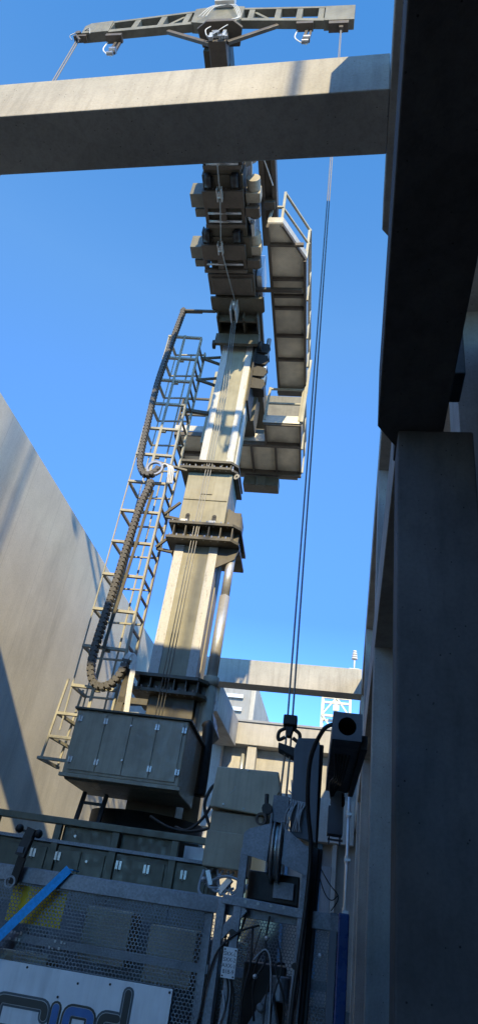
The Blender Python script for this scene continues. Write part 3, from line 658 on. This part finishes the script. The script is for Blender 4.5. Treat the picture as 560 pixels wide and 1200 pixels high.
# energy chains
def chain(pts, width, thick, pitch, wdir=(0, 1, 0)):
    P_ = [Vector(p) for p in pts]; L = [0]
    for i in range(1, len(P_)): L.append(L[-1]+(P_[i]-P_[i-1]).length)
    mb = MB(); d_ = 0
    def at(s_):
        s_ = max(0, min(L[-1]-1e-6, s_))
        for i in range(1, len(P_)):
            if s_ <= L[i]: return P_[i-1].lerp(P_[i], (s_-L[i-1])/(L[i]-L[i-1]))
    W = Vector(wdir)
    while d_ < L[-1]:
        a, b_ = at(d_), at(d_+pitch*1.02)
        if (b_-a).length > .01:
            t = (b_-a).normalized(); n = t.cross(W).normalized()
            for s_ in (-1, 1):                                      # side plates
                mb.bar(a+W*width/2*s_, a.lerp(b_, .74)+W*width/2*s_, .022, thick, n)
            for s_ in (-1, 1):                                      # cross bars
                c_ = a.lerp(b_, .5)+n*thick*.5*s_
                mb.bar(c_-W*width/2, c_+W*width/2, .05 if pitch > .07 else .03, .016, n)
            mb.tube(a-W*(width/2+.014), a+W*(width/2+.014), .022, 8)
        d_ += pitch
    return mb
def spline(pts, n=10):
    Pp = [Vector(p) for p in pts]; Q = []
    for i in range(len(Pp)-1):
        p0, p1, p2, p3 = Pp[max(i-1, 0)], Pp[i], Pp[i+1], Pp[min(i+2, len(Pp)-1)]
        for k in range(n):
            t = k/n; Q.append(.5*((2*p1)+(-p0+p2)*t+(2*p0-5*p1+4*p2-p3)*t*t+(-p0+3*p1-3*p2+p3)*t**3))
    return Q+[Pp[-1]]
ch1 = spline([(-3.62, 9.6, 11.40), (-3.70, 9.6, 10.3), (-3.76, 9.6, 9.2), (-3.74, 9.6, 8.2), (-3.70, 9.6, 7.3), (-3.64, 9.6, 6.98), (-3.5, 9.6, 6.84), (-3.36, 9.6, 6.90), (-3.28, 9.6, 7.05)])
P('energy_chain', chain(ch1, .11, .085, .08), 'chain')
ch2 = spline([(-3.36, 9.62, 6.72), (-3.45, 9.6, 6.2), (-3.50, 9.6, 5.4), (-3.54, 9.6, 4.4), (-3.59, 9.6, 3.5), (-3.56, 9.6, 3.08), (-3.42, 9.6, 2.86), (-3.22, 9.6, 2.88), (-3.08, 9.6, 3.08), (-3.04, 9.6, 3.32)])
P('energy_chain', chain(ch2, .12, .095, .08), 'chain')
P('chain_backing', MB().bar((-3.34, 9.72, 6.6), (-3.50, 9.72, 3.5), .05, .02, (0, 1, 0)), 'olive')
hb = MB(); hb2 = MB()
for k in range(4):
    hb.path([(-3.10+.02*k, 9.55, 3.2), (-3.02+.02*k, 9.55, 3.40), (-2.94+.02*k, 9.58, 3.30), (-2.93+.02*k, 9.6, 2.95), (-2.92+.02*k, 9.7, 2.5)], .014, 6)
    hb2.path([(-3.28, 9.6+.03*k, 7.0), (-3.22, 9.6+.03*k, 7.12), (-3.12+.03*k, 9.6, 7.05), (-3.10+.03*k, 9.7, 6.75)], .014, 6)
P('white_hose', hb, 'whitehose', smooth=True)
P('white_hose', hb2, 'whitehose', smooth=True)
P('connector_strip', MB().box(-2.44, -2.12, 4.36, 4.39, 11.44, 11.47).box(-2.40, -2.34, 4.34, 4.39, 11.36, 11.52).box(-2.20, -2.15, 4.34, 4.39, 11.40, 11.60), 'silver')
P('hose_ring', MB().ring((-3.36, 9.58, 7.0), (0, 1, 0), .12, .16, .05), 'steel')
P('chain_bracket', MB().bar((-3.03, 9.7, 2.3), (-3.0, 9.7, 3.2), .10, .03, (0, 1, 0)).bar((-3.05, 9.7, 2.72), (-2.6, 9.7, 2.72), .03, .09).prism([(-3.05, 2.3), (-2.97, 2.3), (-2.9, 2.72), (-3.05, 2.9)], 'y', 9.72, 9.75), 'olive')
bl = MB()
for z in (2.4, 2.55, 2.68): bl.bar((-3.0, 9.8, z), (-2.72, 9.8, z+.02), .03)
P('bracket_bars', bl, 'galvd')
# front locker row
lk = P('locker_row', MB().box(-3.6, -.88, 6.62, 7.25, -.75, .47), 'green', bevel=.01)
P('ledge', MB().box(-3.62, -.87, 6.58, 6.70, .472, .50), 'galvd', parent=lk)
lf = MB().box(-3.6, -.88, 6.58, 6.66, .63, .69)
for u in (-2.36, -1.80, -1.24): lf.box(u-.035, u+.035, 6.59, 6.64, -.4, .63)
lf.box(-3.0, -2.95, 6.59, 6.64, .5, .63)
P('locker_frame', lf, 'green', bevel=.006, parent=lk)
for u0, u1 in ((-2.33, -1.84), (-1.76, -1.28)): P('back_panel', MB().box(u0, u1, 6.67, 6.69, .503, .66), 'green', parent=lk)
P('light_panel', MB().box(-1.2, -.93, 6.9, 6.92, .50, .63), 'sign', parent=lk)
for u0, u1 in ((-3.5, -3.0), (-2.95, -2.42), (-2.3, -2.09), (-2.07, -1.86), (-1.74, -1.3), (-1.18, -.92)):
    P('locker_door', MB().box(u0, u1, 6.606, 6.619, -.6, .43), 'green', bevel=.003, parent=lk)
for u in (-2.62, -2.52, -2.28, -1.70, -1.44, -1.10):
    hinge(lk, u-.02, 6.605, .37, .95)
P('lock', MB().tube((-2.02, 6.59, .36), (-2.02, 6.607, .36), .012, 10).tube((-2.18, 6.59, .55), (-2.18, 6.607, .55), .012, 10), 'steel', parent=lk)
# control boxes on the right of the row
c1 = P('control_box', MB().prism([(-.92, .90), (-.90, 1.24), (-.345, 1.255), (-.32, 1.10), (-.40, .88)], 'y', 6.2, 6.95), 'khaki', bevel=.01)
P('box_screws', MB().tube((-.62, 6.185, 1.235), (-.62, 6.2, 1.235), .008, 8).tube((-.80, 6.185, .93), (-.80, 6.2, .93), .008, 8).tube((-.62, 6.185, .915), (-.62, 6.2, .915), .008, 8), 'steel', parent=c1)
P('scratch', MB().bar((-.76, 6.197, 1.02), (-.72, 6.197, 1.06), .004, .003).bar((-.72, 6.197, 1.06), (-.715, 6.197, 1.09), .004, .003), 'dirtwhite', parent=c1)
c2 = P('control_box', MB().box(-.90, -.44, 6.25, 6.95, .71, .878).box(-.90, -.56, 6.12, 6.95, .43, .705), 'cabinet', bevel=.01)
cb_ = MB()
for k in range(7):
    x = -.86+k*.045
    cb_.path([(x, 6.18, .42), (x+.03*(-1)**k, 6.12, .33), (x+.06, 6.08, .28-.02*(k % 3)), (-.70+.03*k, 6.1, .30)], .010, 6)
cb_.path([(-.88, 6.15, .40), (-.88, 6.05, .24), (-.75, 6.0, .20), (-.60, 6.0, .24), (-.48, 6.0, .34)], .012, 6)
cb_.path([(-.85, 6.15, .30), (-.70, 6.05, .37), (-.55, 6.0, .35), (-.45, 6.0, .27)], .012, 6)
P('connector_cables', cb_, 'hose', parent=c2)
P('connector', MB().bar((-.72, 6.1, .26), (-.64, 6.08, .36), .045).bar((-.80, 6.1, .30), (-.84, 6.1, .40), .035).sphere((-.86, 6.08, .33), .022, 8), 'silver', parent=c2)
hc = MB().path([(-1.03, 7.2, .85), (-1.12, 7.2, 1.05), (-1.05, 7.2, 1.25), (-.92, 7.2, 1.2)], .018, 6).path([(-1.0, 7.2, 1.2), (-1.1, 7.2, .95), (-1.25, 7.2, .8), (-1.4, 7.3, .82)], .016, 6).path([(-.9, 7.0, .85), (-1.2, 7.1, .78), (-1.45, 7.2, .8), (-1.7, 7.4, .9)], .014, 6)
P('hydraulic_hose', hc, 'black', smooth=True)
P('valve', MB().tube((-.99, 7.1, 1.12), (-.99, 7.0, 1.12), .05, 14).tube((-.98, 7.1, .98), (-.98, 7.0, .98), .035, 14).box(-1.02, -.94, 7.1, 7.2, .92, 1.2), 'steel')

# ================================================================== CRADLE
CRD = thing('suspended_cradle', 'perforated galvanised work cradle with a lettered signboard hanging at the bottom', 'cradle', (-2.2, 4.4, -.95))
def Q(name, mb, mat, lab=None, bevel=0, smooth=False, parent=None): return part(name, mb, mat, parent or CRD, lab, bevel, smooth)
VF, VB = 4.15, 4.85
def perf(u0, u1, z0, z1, v, pitch=.0195, r=.0086):
    mb = MB(); vs = []; fs = []; R_ = pitch/math.sqrt(3)
    nx = int((u1-u0)/pitch); nz = int((z1-z0)/(pitch*.866))
    cs = [(math.sin(math.pi/3*k), math.cos(math.pi/3*k)) for k in range(6)]
    for j in range(nz):
        for i in range(nx):
            c_ = (u0+(i+.5+.5*(j % 2))*pitch, z0+(j+.6)*pitch*.866); n = len(vs)
            vs += [(c_[0]+R_*1.002*a, v, c_[1]+R_*1.002*b_) for a, b_ in cs]+[(c_[0]+r*a, v, c_[1]+r*b_) for a, b_ in cs]
            fs += [(n+k, n+(k+1) % 6, n+6+(k+1) % 6, n+6+k) for k in range(6)]
    mb.v = vs; mb.f = fs; return mb
pw = 1.03
pp = Q('perforated_panel', perf(-1.56, -.53, -.62, .10, VF), 'mesh')
for k in (1, 2, 3): copypart(pp, (-1.055*k, 0, 0))
bp_ = Q('rear_panel', perf(-1.56, -.53, -.62, .10, VB), 'mesh')
for k in (1, 2, 3): copypart(bp_, (-1.055*k, 0, 0))
Q('rear_panel', perf(-.50, .18, -.62, .10, VB-.02), 'mesh')
Q('perforated_panel', perf(.03, .115, -.62, .10, VF), 'mesh')
Q('top_rail', MB().box(-4.78, .20, VF-.025, VF+.02, .115, .155).box(-4.78, .2, VF-.03, VF-.022, .075, .15), 'galvd', bevel=.003)
Q('rear_rail', MB().box(-4.78, .2, VB-.02, VB+.025, .115, .155), 'galvd', bevel=.003)
Q('floor_plate', MB().box(-4.78, .2, VF, VB, -.93, -.90), 'tread')
Q('lower_panel', MB().box(-4.78, .2, VF-.005, VF+.005, -.93, -.64).box(-4.78, .2, VB-.005, VB+.005, -.93, -.64), 'galvd')
for u in (-4.75, -3.70, -2.64, -.53):
    Q('post', MB().box(u-.02, u+.02, VF+.003, VF+.04, -.93, .115), 'galvd'); Q('rear_post', MB().box(u-.02, u+.02, VB-.04, VB-.003, -.93, .115), 'galvd')
Q('inner_dark_sheet', MB().box(-4.7, -.62, VB-.06, VB-.05, -.88, -.02), 'bluegrey')  # dark sheet added so the cradle's inside looks dark through the holes
Q('inner_rail', MB().box(-4.78, -.5, VF+.01, VF+.04, -.20, -.16).box(-4.78, .2, VB-.05, VB-.02, -.22, -.17), 'galvd')
Q('corner_post', MB().box(.115, .155, VF-.03, VF+.04, -.93, .16), 'bluegrey', bevel=.004)
Q('corner_film', MB().box(.157, .215, VF-.035, VF+.05, -.93, .165), 'filmblue', 'corner post wrapped in blue film', bevel=.008)
Q('panel_patch', MB().box(-.02, .028, VF+.01, VF+.03, -.62, .1), 'bluegrey')
# things inside cradle
ib = MB().box(-1.28, -1.0, VF+.25, VF+.5, -.25, .02).box(-.9, -.62, VF+.3, VF+.5, -.3, -.02).box(-1.72, -1.42, VF+.2, VF+.4, -.9, -.25)
Q('tool_box', ib, 'cabinet', bevel=.01)
Q('inner_notice', MB().box(-1.64, -1.52, VF+.06, VF+.07, -.24, -.13).box(-1.46, -1.42, VF+.06, VF+.07, -.24, -.13).box(-1.38, -1.28, VF+.06, VF+.07, -.26, -.14), 'bluegrey')
nm = MB()
random.seed(3)
for (a, z) in ((-1.60, -.165), (-1.60, -.195), (-1.345, -.175), (-1.37, -.205)):
    for k in range(4):
        if random.random() < .85: nm.box(a+.018*k, a+.018*k+.011, VF-.004, VF-.002, z, z+.016*random.uniform(.5, 1))
Q('notice_marks', nm, 'dirtwhite')
Q('yellow_sign', MB().box(-1.665, -1.345, VF+.03, VF+.038, -.115, .065), 'yellow', 'yellow sign behind the perforated panel')
# signboard with letters
sb = Q('signboard', MB().box(-2.35, -.66, VF-.022, VF-.012, -.76, -.285), 'sign', 'pale blue-grey board with rounded letters reading sind', bevel=.002)
def stroke(pts, wd, y, n=6, thick=.0015):
    P_ = [Vector((p[0], p[1])) for p in pts]; mb = MB(); Lf = []; Rt = []
    for i, p in enumerate(P_):
        if i == 0: t = (P_[1]-p).normalized(); m_ = 1
        elif i == len(P_)-1: t = (p-P_[i-1]).normalized(); m_ = 1
        else:
            a, b_ = (p-P_[i-1]).normalized(), (P_[i+1]-p).normalized(); t = (a+b_).normalized(); m_ = 1/max(.5, t.dot(b_))
        nn = Vector((-t.y, t.x))*wd/2*m_; Lf.append(p+nn); Rt.append(p-nn)
    t0 = (P_[0]-P_[1]).normalized(); t1 = (P_[-1]-P_[-2]).normalized()
    def cap(c_, t, a0):
        n_ = Vector((-t.y, t.x)); return [c_+wd/2*(math.cos(x)*n_+math.sin(x)*t) for x in [math.pi*k/n for k in range(1, n)]]
    poly = [Rt[0]]+[]  # build as strip + two cap fans
    vs = [(p.x, y, p.y) for p in Lf]+[(p.x, y, p.y) for p in Rt]; N = len(P_)
    fs = [(i, i+1, N+i+1, N+i) for i in range(N-1)]
    mb.add(vs, fs)
    for c_, t, L_, R_ in ((P_[0], t0, Rt[0], Lf[0]), (P_[-1], t1, Lf[-1], Rt[-1])):
        pts_ = [L_]+cap(c_, t, 0)+[R_]
        mb.add([(p.x, y, p.y) for p in pts_], [tuple(range(len(pts_)))])
    return mb
def rnd(pts, r=.03, n=5):
    out = [pts[0]]
    for i in range(1, len(pts)-1):
        p0, p1, p2 = Vector(pts[i-1]), Vector(pts[i]), Vector(pts[i+1]); a = (p0-p1).normalized(); b_ = (p2-p1).normalized()
        s_, e_ = p1+a*r, p1+b_*r
        for k in range(n+1):
            t = k/n; q = s_*(1-t)**2+2*p1*t*(1-t)+e_*t*t; out.append((q.x, q.y))
    return out+[pts[-1]]
x0 = -1.555; zt, zm, zl = -.445, -.575, -.70
letters = {
 's': (rnd([(x0+.255, zt-.045), (x0+.255, zt), (x0, zt), (x0, zm), (x0+.255, zm), (x0+.255, zl), (x0, zl), (x0, zl+.03)]), 'letterblack'),
 'i': (rnd([(-1.245, zt), (-1.245, zl)]), 'letterblue'),
 'n': (rnd([(-1.18, zl), (-1.18, zt), (-1.055, zt), (-1.055, zl)]), 'letterblue'),
 'd': (rnd([(-.92, zt), (-1.0, zt), (-1.0, zl), (-.885, zl), (-.885, zl+.02)]), 'letterblack'),
 'e': (rnd([(-.885, -.335), (-.885, zl+.05)]), 'letterblack'),
}
yb = VF-.022
for k, (pts, mt) in letters.items():
    a = 'letterslate' if mt == 'letterblack' else 'letterblack'
    lt = Q('letter', stroke(pts, .060, yb-.0015), a, parent=sb)
    part('letter_line', stroke(pts, .040, yb-.0030), 'dirtwhite', sb); part('letter_core', stroke(pts, .034 if mt == 'letterblack' else .036, yb-.0045), mt, sb)
sc = MB()
for u, z in ((-.675, -.30), (-1.45, -.30), (-.99, -.31), (-1.16, -.33), (-1.25, -.40)): sc.tube((u, yb-.003, z), (u, yb, z), .006, 8)
part('screws', sc, 'black', sb)
# wind sensor on a bracket
an = Q('wind_sensor', MB().bar((-1.64, 4.09, .06), (-1.62, 4.07, .20), .045, .02, (0, 1, 0)).bar((-1.63, 4.06, .20), (-1.61, 4.06, .30), .055, .04, (0, 1, 0)).bar((-1.61, 4.06, .30), (-1.60, 4.06, .345), .05, .05).bar((-1.67, 4.06, .33), (-1.56, 4.06, .325), .012), 'black', 'black wind sensor with two visible cups')
Q('sensor_label', MB().box(-1.645, -1.61, 4.03, 4.038, .215, .245), 'bluegrey', parent=an)
for u, z in ((-1.675, .337), (-1.555, .322)): Q('cup', MB().sphere((u, 4.05, z), .024, 14), 'black', parent=an, smooth=True)
Q('ring', MB().ring((-1.655, 4.08, .07), (0, 1, 0), .022, .032, .012), 'galvd', parent=an)
# hoist frame at the right end
HV = 4.08
hf = Q('hoist_frame', MB().bar((-.37, HV, .40), (-.385, HV, -.93), .045, .045, (0, 1, 0)).bar((-.025, HV, .36), (-.055, HV, -.93), .05, .045, (0, 1, 0)).bar((-.46, HV, .145), (-.02, HV, .13), .05, .045).bar((-.46, HV, .14), (-.46, HV, -.93), .045, .045, (0, 1, 0)).bar((-.335, HV-.005, .12), (-.455, HV-.005, -.03), .045, .03, (0, 1, 0)), 'galv', bevel=.004)
Q('hoist_plate', MB().prism([(-.385, .37), (-.385, .475), (-.36, .50), (-.235, .545), (-.245, .35), (-.34, .365)], 'y', HV-.03, HV-.022).prism([(-.165, .35), (-.16, .53), (-.05, .46), (.0, .44), (-.01, .30)], 'y', HV-.03, HV-.022), 'galv', parent=hf)
Q('pulley', MB().ring((-.222, HV+.10, .42), (1, 0, 0), .10, .165, .012, 32).ring((-.183, HV+.10, .42), (1, 0, 0), .10, .165, .012, 32).tube((-.235, HV+.10, .42), (-.17, HV+.10, .42), .145, 28), 'steel', parent=hf, smooth=True)
Q('pulley_housing', MB().box(-.245, -.155, HV+.02, HV+.3, .56, .70).box(-.25, -.24, HV, HV+.28, .3, .60).box(-.165, -.155, HV, HV+.28, .3, .60), 'galvd', parent=hf)
Q('roller', MB().tube((-.275, HV, .62), (-.275, HV+.04, .62), .03).tube((-.275, HV, .56), (-.285, HV+.04, .70), .012), 'darksteel', parent=hf)
Q('eye_bolt', MB().ring((-.30, HV-.01, .56), (.3, 1, 0), .022, .034, .012), 'darksteel', parent=hf)
wb_ = MB()
random.seed(5)
for k in range(9):
    a = -.17+.012*k; wb_.path([(a, HV, .52), (a+.02*random.uniform(-1, 1), HV-.02, .60), (-.14+.01*k, HV+.02, .68), (-.16+.02*random.uniform(-1, 1), HV+.05, .80-.02*k)], .004, 5)
Q('wire_loom', wb_, 'hose', parent=hf)
Q('hoist_motor', MB().prism([(-.28, -.40), (-.19, -.24), (-.15, -.24), (-.10, -.42), (-.12, -.93), (-.3, -.93)], 'y', HV+.12, HV+.3).tube((-.21, HV+.08, -.30), (-.21, HV+.12, -.30), .02).tube((-.12, HV+.2, -.27), (-.12, HV+.2, -.16), .05, 16), 'galvd', bevel=.008)
Q('drive_housing', MB().box(-.345, -.06, HV+.12, HV+.34, .165, .31), 'darksteel', parent=hf, bevel=.008)
Q('cover_plate', MB().box(-.20, -.09, HV+.09, HV+.115, .19, .27), 'galvd', parent=hf)
for k in range(5): Q('bolt', MB().tube((-.335+.068*k, HV-.03, .146), (-.335+.068*k, HV-.024, .146), .008, 8), 'steel', parent=hf)
Q('cable_clamp', MB().tube((-.385, HV-.035, .0), (-.385, HV-.02, .0), .016).tube((-.05, HV-.035, -.1), (-.05, HV-.02, -.1), .016), 'darksteel', parent=hf)
Q('gear_case', MB().box(-.33, -.10, HV+.3, HV+.5, -.6, -.12), 'darksteel', bevel=.01)
Q('brake_case', MB().box(-.30, -.16, HV+.25, HV+.45, .15, .26), 'darksteel', bevel=.01)
hh = MB()
hh.path([(-.20, HV, .10), (-.21, HV, .0), (-.20, HV-.02, -.10), (-.25, HV-.02, -.2), (-.23, HV, -.35)], .006, 6)
hh.path([(-.27, HV, -.20), (-.22, HV-.03, -.06), (-.17, HV-.03, -.12), (-.15, HV-.02, -.40)], .005, 6)
hh.path([(-.25, HV, .05), (-.36, HV-.03, .0), (-.46, HV-.04, -.12), (-.50, HV-.04, -.40)], .0055, 6)
random.seed(11)
for k in range(9):
    a = -.42+.045*k; hh.path([(a, HV+.02, random.uniform(-.1, .12)), (a+random.uniform(-.05, .05), HV-.02, -.12), (a+random.uniform(-.06, .06), HV-.02, -.28), (a+random.uniform(-.05, .05), HV, -.6)], random.choice((.003, .004, .006)), 6)
Q('black_cable', hh, 'black', smooth=True)
Q('grey_cable', MB().path([(-.26, HV-.02, -.10), (-.20, HV-.05, -.05), (-.165, HV-.05, -.15), (-.15, HV-.04, -.45)], .004, 6).path([(-.40, HV-.02, -.25), (-.38, HV-.04, -.32), (-.41, HV-.04, -.42)], .005, 6), 'hose', smooth=True)
Q('clip', MB().sphere((-.205, HV-.02, -.0), .012, 8).sphere((-.245, HV-.03, -.17), .012, 8).sphere((.075, VF-.03, -.04), .014, 8), 'silver')
pq = Q('number_plate', MB().box(-.415, -.345, HV-.06, HV-.055, -.195, -.065), 'sign', 'small plate with four lines of writing')
# davit, hose and arm on the right
Q('davit_plate', MB().prism([(-.135, .50), (-.15, .98), (-.13, 1.04), (-.01, 1.05), (.0, 1.02), (.015, .48)], 'y', HV+.02, HV+.05), 'bluegrey', bevel=.004)
dv = MB().bar((.01, HV+.1, 1.03), (.01, HV+.1, .30), .03, .05, (0, 1, 0)).bar((.01, HV+.08, .46), (-.045, HV-.0, -.93), .055, .05, (0, 1, 0)).bar((.03, HV+.1, .46), (.0, HV+.05, -.5), .05, .05, (0, 1, 0))
Q('cable_trunk', dv, 'black', bevel=.008)
Q('davit_hose', MB().path([(.06, 3.66, 1.02), (.01, 3.7, .99), (-.045, 3.8, .86), (-.045, 3.9, .65), (-.01, 3.98, .42), (-.02, 4.02, .1), (-.05, 4.02, -.3), (-.05, 4.02, -.6)], .012, 8), 'black', smooth=True)
AZ0, AZ1, AU0, AU1, AV = .925, 1.07, .06, .215, 3.60
ar = MB()
ar.box(AU0, AU0+.012, AV, 5.0, AZ0, AZ1).box(AU1-.012, AU1, AV, 5.0, AZ0, AZ1).box(AU0+.012, AU1-.012, AV, 5.0, AZ0, AZ0+.012).box(AU0+.012, AU1-.012, AV, 5.0, AZ1-.012, AZ1)
arm = Q('guide_arm', ar, 'bluegrey', 'square tube arm with a round hole in its end plate', bevel=.003)
# end plate with a round hole
ep = MB(); n = 32; cu, cz_ = (AU0+AU1)/2, (AZ0+AZ1)/2; rr = .048
vs = []; fs = []
for y in (AV-.016, AV-.002):
    for i in range(n):
        t = 2*math.pi*i/n; c_, s_ = math.cos(t), math.sin(t); k = 1/max(abs(c_), abs(s_))
        vs.append((cu+rr*c_, y, cz_+rr*s_)); vs.append((cu+(AU1-AU0)/2*k*c_, y, cz_+(AZ1-AZ0)/2*k*s_))
for i in range(n):
    j = (i+1) % n; a = 2*i; b_ = 2*j; o_ = 2*n
    fs += [(a, b_, b_+1, a+1), (o_+a, o_+a+1, o_+b_+1, o_+b_), (a, o_+a, o_+b_, b_), (a+1, b_+1, o_+b_+1, o_+a+1)]
ep.add(vs, fs); Q('end_plate', ep, 'bluegrey', parent=arm)
Q('arm_inside', MB().box(AU0+.013, AU1-.013, AV+.25, AV+.27, AZ0+.013, AZ1-.013), 'black', parent=arm)
Q('arm_flange', MB().box(AU1+.002, AU1+.035, AV+.05, 5.0, AZ0-.02, AZ0+.05).box(AU1+.002, AU1+.02, AV+.3, 4.9, AZ0+.05, AZ1), 'darksteel', parent=arm)
Q('arm_guide_wheel', MB().tube((.12, 4.95, .86), (.19, 4.95, .86), .055, 18).tube((.10, 5.05, .88), (.2, 5.05, .88), .03, 12), 'black', parent=arm)
Q('limit_switch', MB().box(.085, .185, 4.8, 4.95, .63, .80).box(.10, .17, 4.82, 4.9, .80, .90).bar((.10, 4.85, .63), (.10, 4.85, .57), .012).bar((.17, 4.85, .63), (.17, 4.85, .57), .012).bar((.09, 4.85, .60), (.19, 4.85, .60), .012), 'bluegrey', parent=arm)
cc = MB()
for k in range(5): cc.path([(.09+.02*k, 3.9, .93), (.10+.01*k, 4.1, .85-.01*k), (.08+.015*k, 4.5, .88), (.10, 4.9, .86)], .006, 6)
Q('arm_cables', cc, 'black', parent=arm)
ww = MB().path([(.04, 4.2, .38), (.10, 4.2, .30), (.155, 4.2, .24), (.12, 4.2, .17)], .003, 5).path([(.03, 4.2, .36), (.08, 4.2, .25), (.12, 4.2, .22), (.155, 4.2, .25)], .003, 5)
Q('loose_wire', ww, 'black')
# writing on the little plate
def text(body, size, loc, mat, parent, nm='writing'):
    cu_ = bpy.data.curves.new('t', 'FONT'); cu_.body = body; cu_.size = size; cu_.align_x = 'CENTER'; cu_.space_line = 1.05
    t_ = bpy.data.objects.new('t', cu_); COL.objects.link(t_)
    me = bpy.data.meshes.new_from_object(t_.evaluated_get(bpy.context.evaluated_depsgraph_get()))
    bpy.data.objects.remove(t_)
    mb = MB(); mb.v = [(v.co.x+loc[0], loc[1], v.co.y+loc[2]) for v in me.vertices]; mb.f = [tuple(p.vertices) for p in me.polygons]
    bpy.data.meshes.remove(me); return part(nm, mb, mat, parent)
text('SXX-L\nSXX-2\nAXX-1\nB1B-9', .024, (-.38, HV-.0615, -.10), 'letterblack', pq)
part('rivets', MB().tube((-.407, HV-.063, -.075), (-.407, HV-.06, -.075), .004, 8).tube((-.353, HV-.063, -.075), (-.353, HV-.06, -.075), .004, 8).tube((-.407, HV-.063, -.187), (-.407, HV-.06, -.187), .004, 8).tube((-.353, HV-.063, -.187), (-.353, HV-.06, -.187), .004, 8), 'black', pq)

# hook block and suspension ropes
hk = thing('hook_block', 'small black rope block on the twin hoist ropes above the cradle', 'hook block', (-.2, 4.36, 1.05))
part('body', MB().box(-.245, -.155, 4.31, 4.41, 1.17, 1.235).prism([(-.23, 1.17), (-.17, 1.17), (-.185, 1.10), (-.215, 1.10)], 'y', 4.33, 4.39), 'black', hk, bevel=.008)
part('shackle', MB().path([(-.22, 4.36, 1.16), (-.265, 4.36, 1.13), (-.265, 4.36, 1.08), (-.225, 4.36, 1.10)], .012, 8).path([(-.18, 4.36, 1.16), (-.135, 4.36, 1.13), (-.135, 4.36, 1.08), (-.175, 4.36, 1.10)], .012, 8), 'darksteel', hk)
part('plate', MB().prism([(-.26, 1.01), (-.26, 1.05), (-.12, 1.02), (-.06, .97), (-.06, .95), (-.13, .96)], 'y', 4.30, 4.42), 'black', hk, bevel=.004)
part('chain', MB().path([(-.14, 4.36, 1.10), (-.10, 4.36, 1.0), (-.07, 4.36, .93)], .006, 6), 'hose', hk)
R1 = thing('hoist_rope', 'twin steel hoist rope from the right end of the spreader down to the cradle', 'rope', (-.3, 4.36, .6), group='hoist ropes hanging from the spreader beam')
for k, du in enumerate((-.016, .016)):
    part('strand', MB().path([(-.41+du*.5, 4.43, 11.7), (-.20+du, 4.36, 1.0), (-.20+du*1.3, 4.28, .56)], .0072, 6, False), 'rope', R1, smooth=True)
R2 = thing('hoist_rope', 'twin steel hoist rope from the left end of the spreader, leaving the picture at left', 'rope', (-4.55, 4.3, .0), group='hoist ropes hanging from the spreader beam')
for du in (-.02, .02): part('strand', MB().tube((-4.60+du, 4.43, 11.7), (-4.58+du, 4.42, .1), .011, 6), 'rope', R2, smooth=True)
# blue strap
sp = MB()
a, b_ = Vector((-1.345, 4.10, .175)), Vector((-1.80, 4.02, -.42))
d_ = (b_-a).normalized(); n_ = Vector((d_.z, 0, -d_.x)).normalized()*.024
pts = [a+(b_-a)*t/8+Vector((0, .004*math.sin(t*1.3), 0)) for t in range(9)]
vs = []
for p in pts: vs += [p+n_, p-n_, p+n_+Vector((0, .003, 0)), p-n_+Vector((0, .003, 0))]
fs = []
for i in range(8):
    j = 4*i; k = j+4; fs += [(j, k, k+1, j+1), (j+2, j+3, k+3, k+2), (j, j+2, k+2, k), (j+1, k+1, k+3, j+3)]
fs += [(0, 1, 3, 2), (32, 34, 35, 33)]
spm = MB().add(vs, fs).prism([(4.10, .17), (4.22, .172), (4.22, .176), (4.10, .176)], 'x', -1.37, -1.32)
solo('lashing_strap', spm, 'strapblue', 'flat blue lashing strap tied over the cradle top rail at lower left', 'strap', (-1.6, 4.05, -.3), 'M')
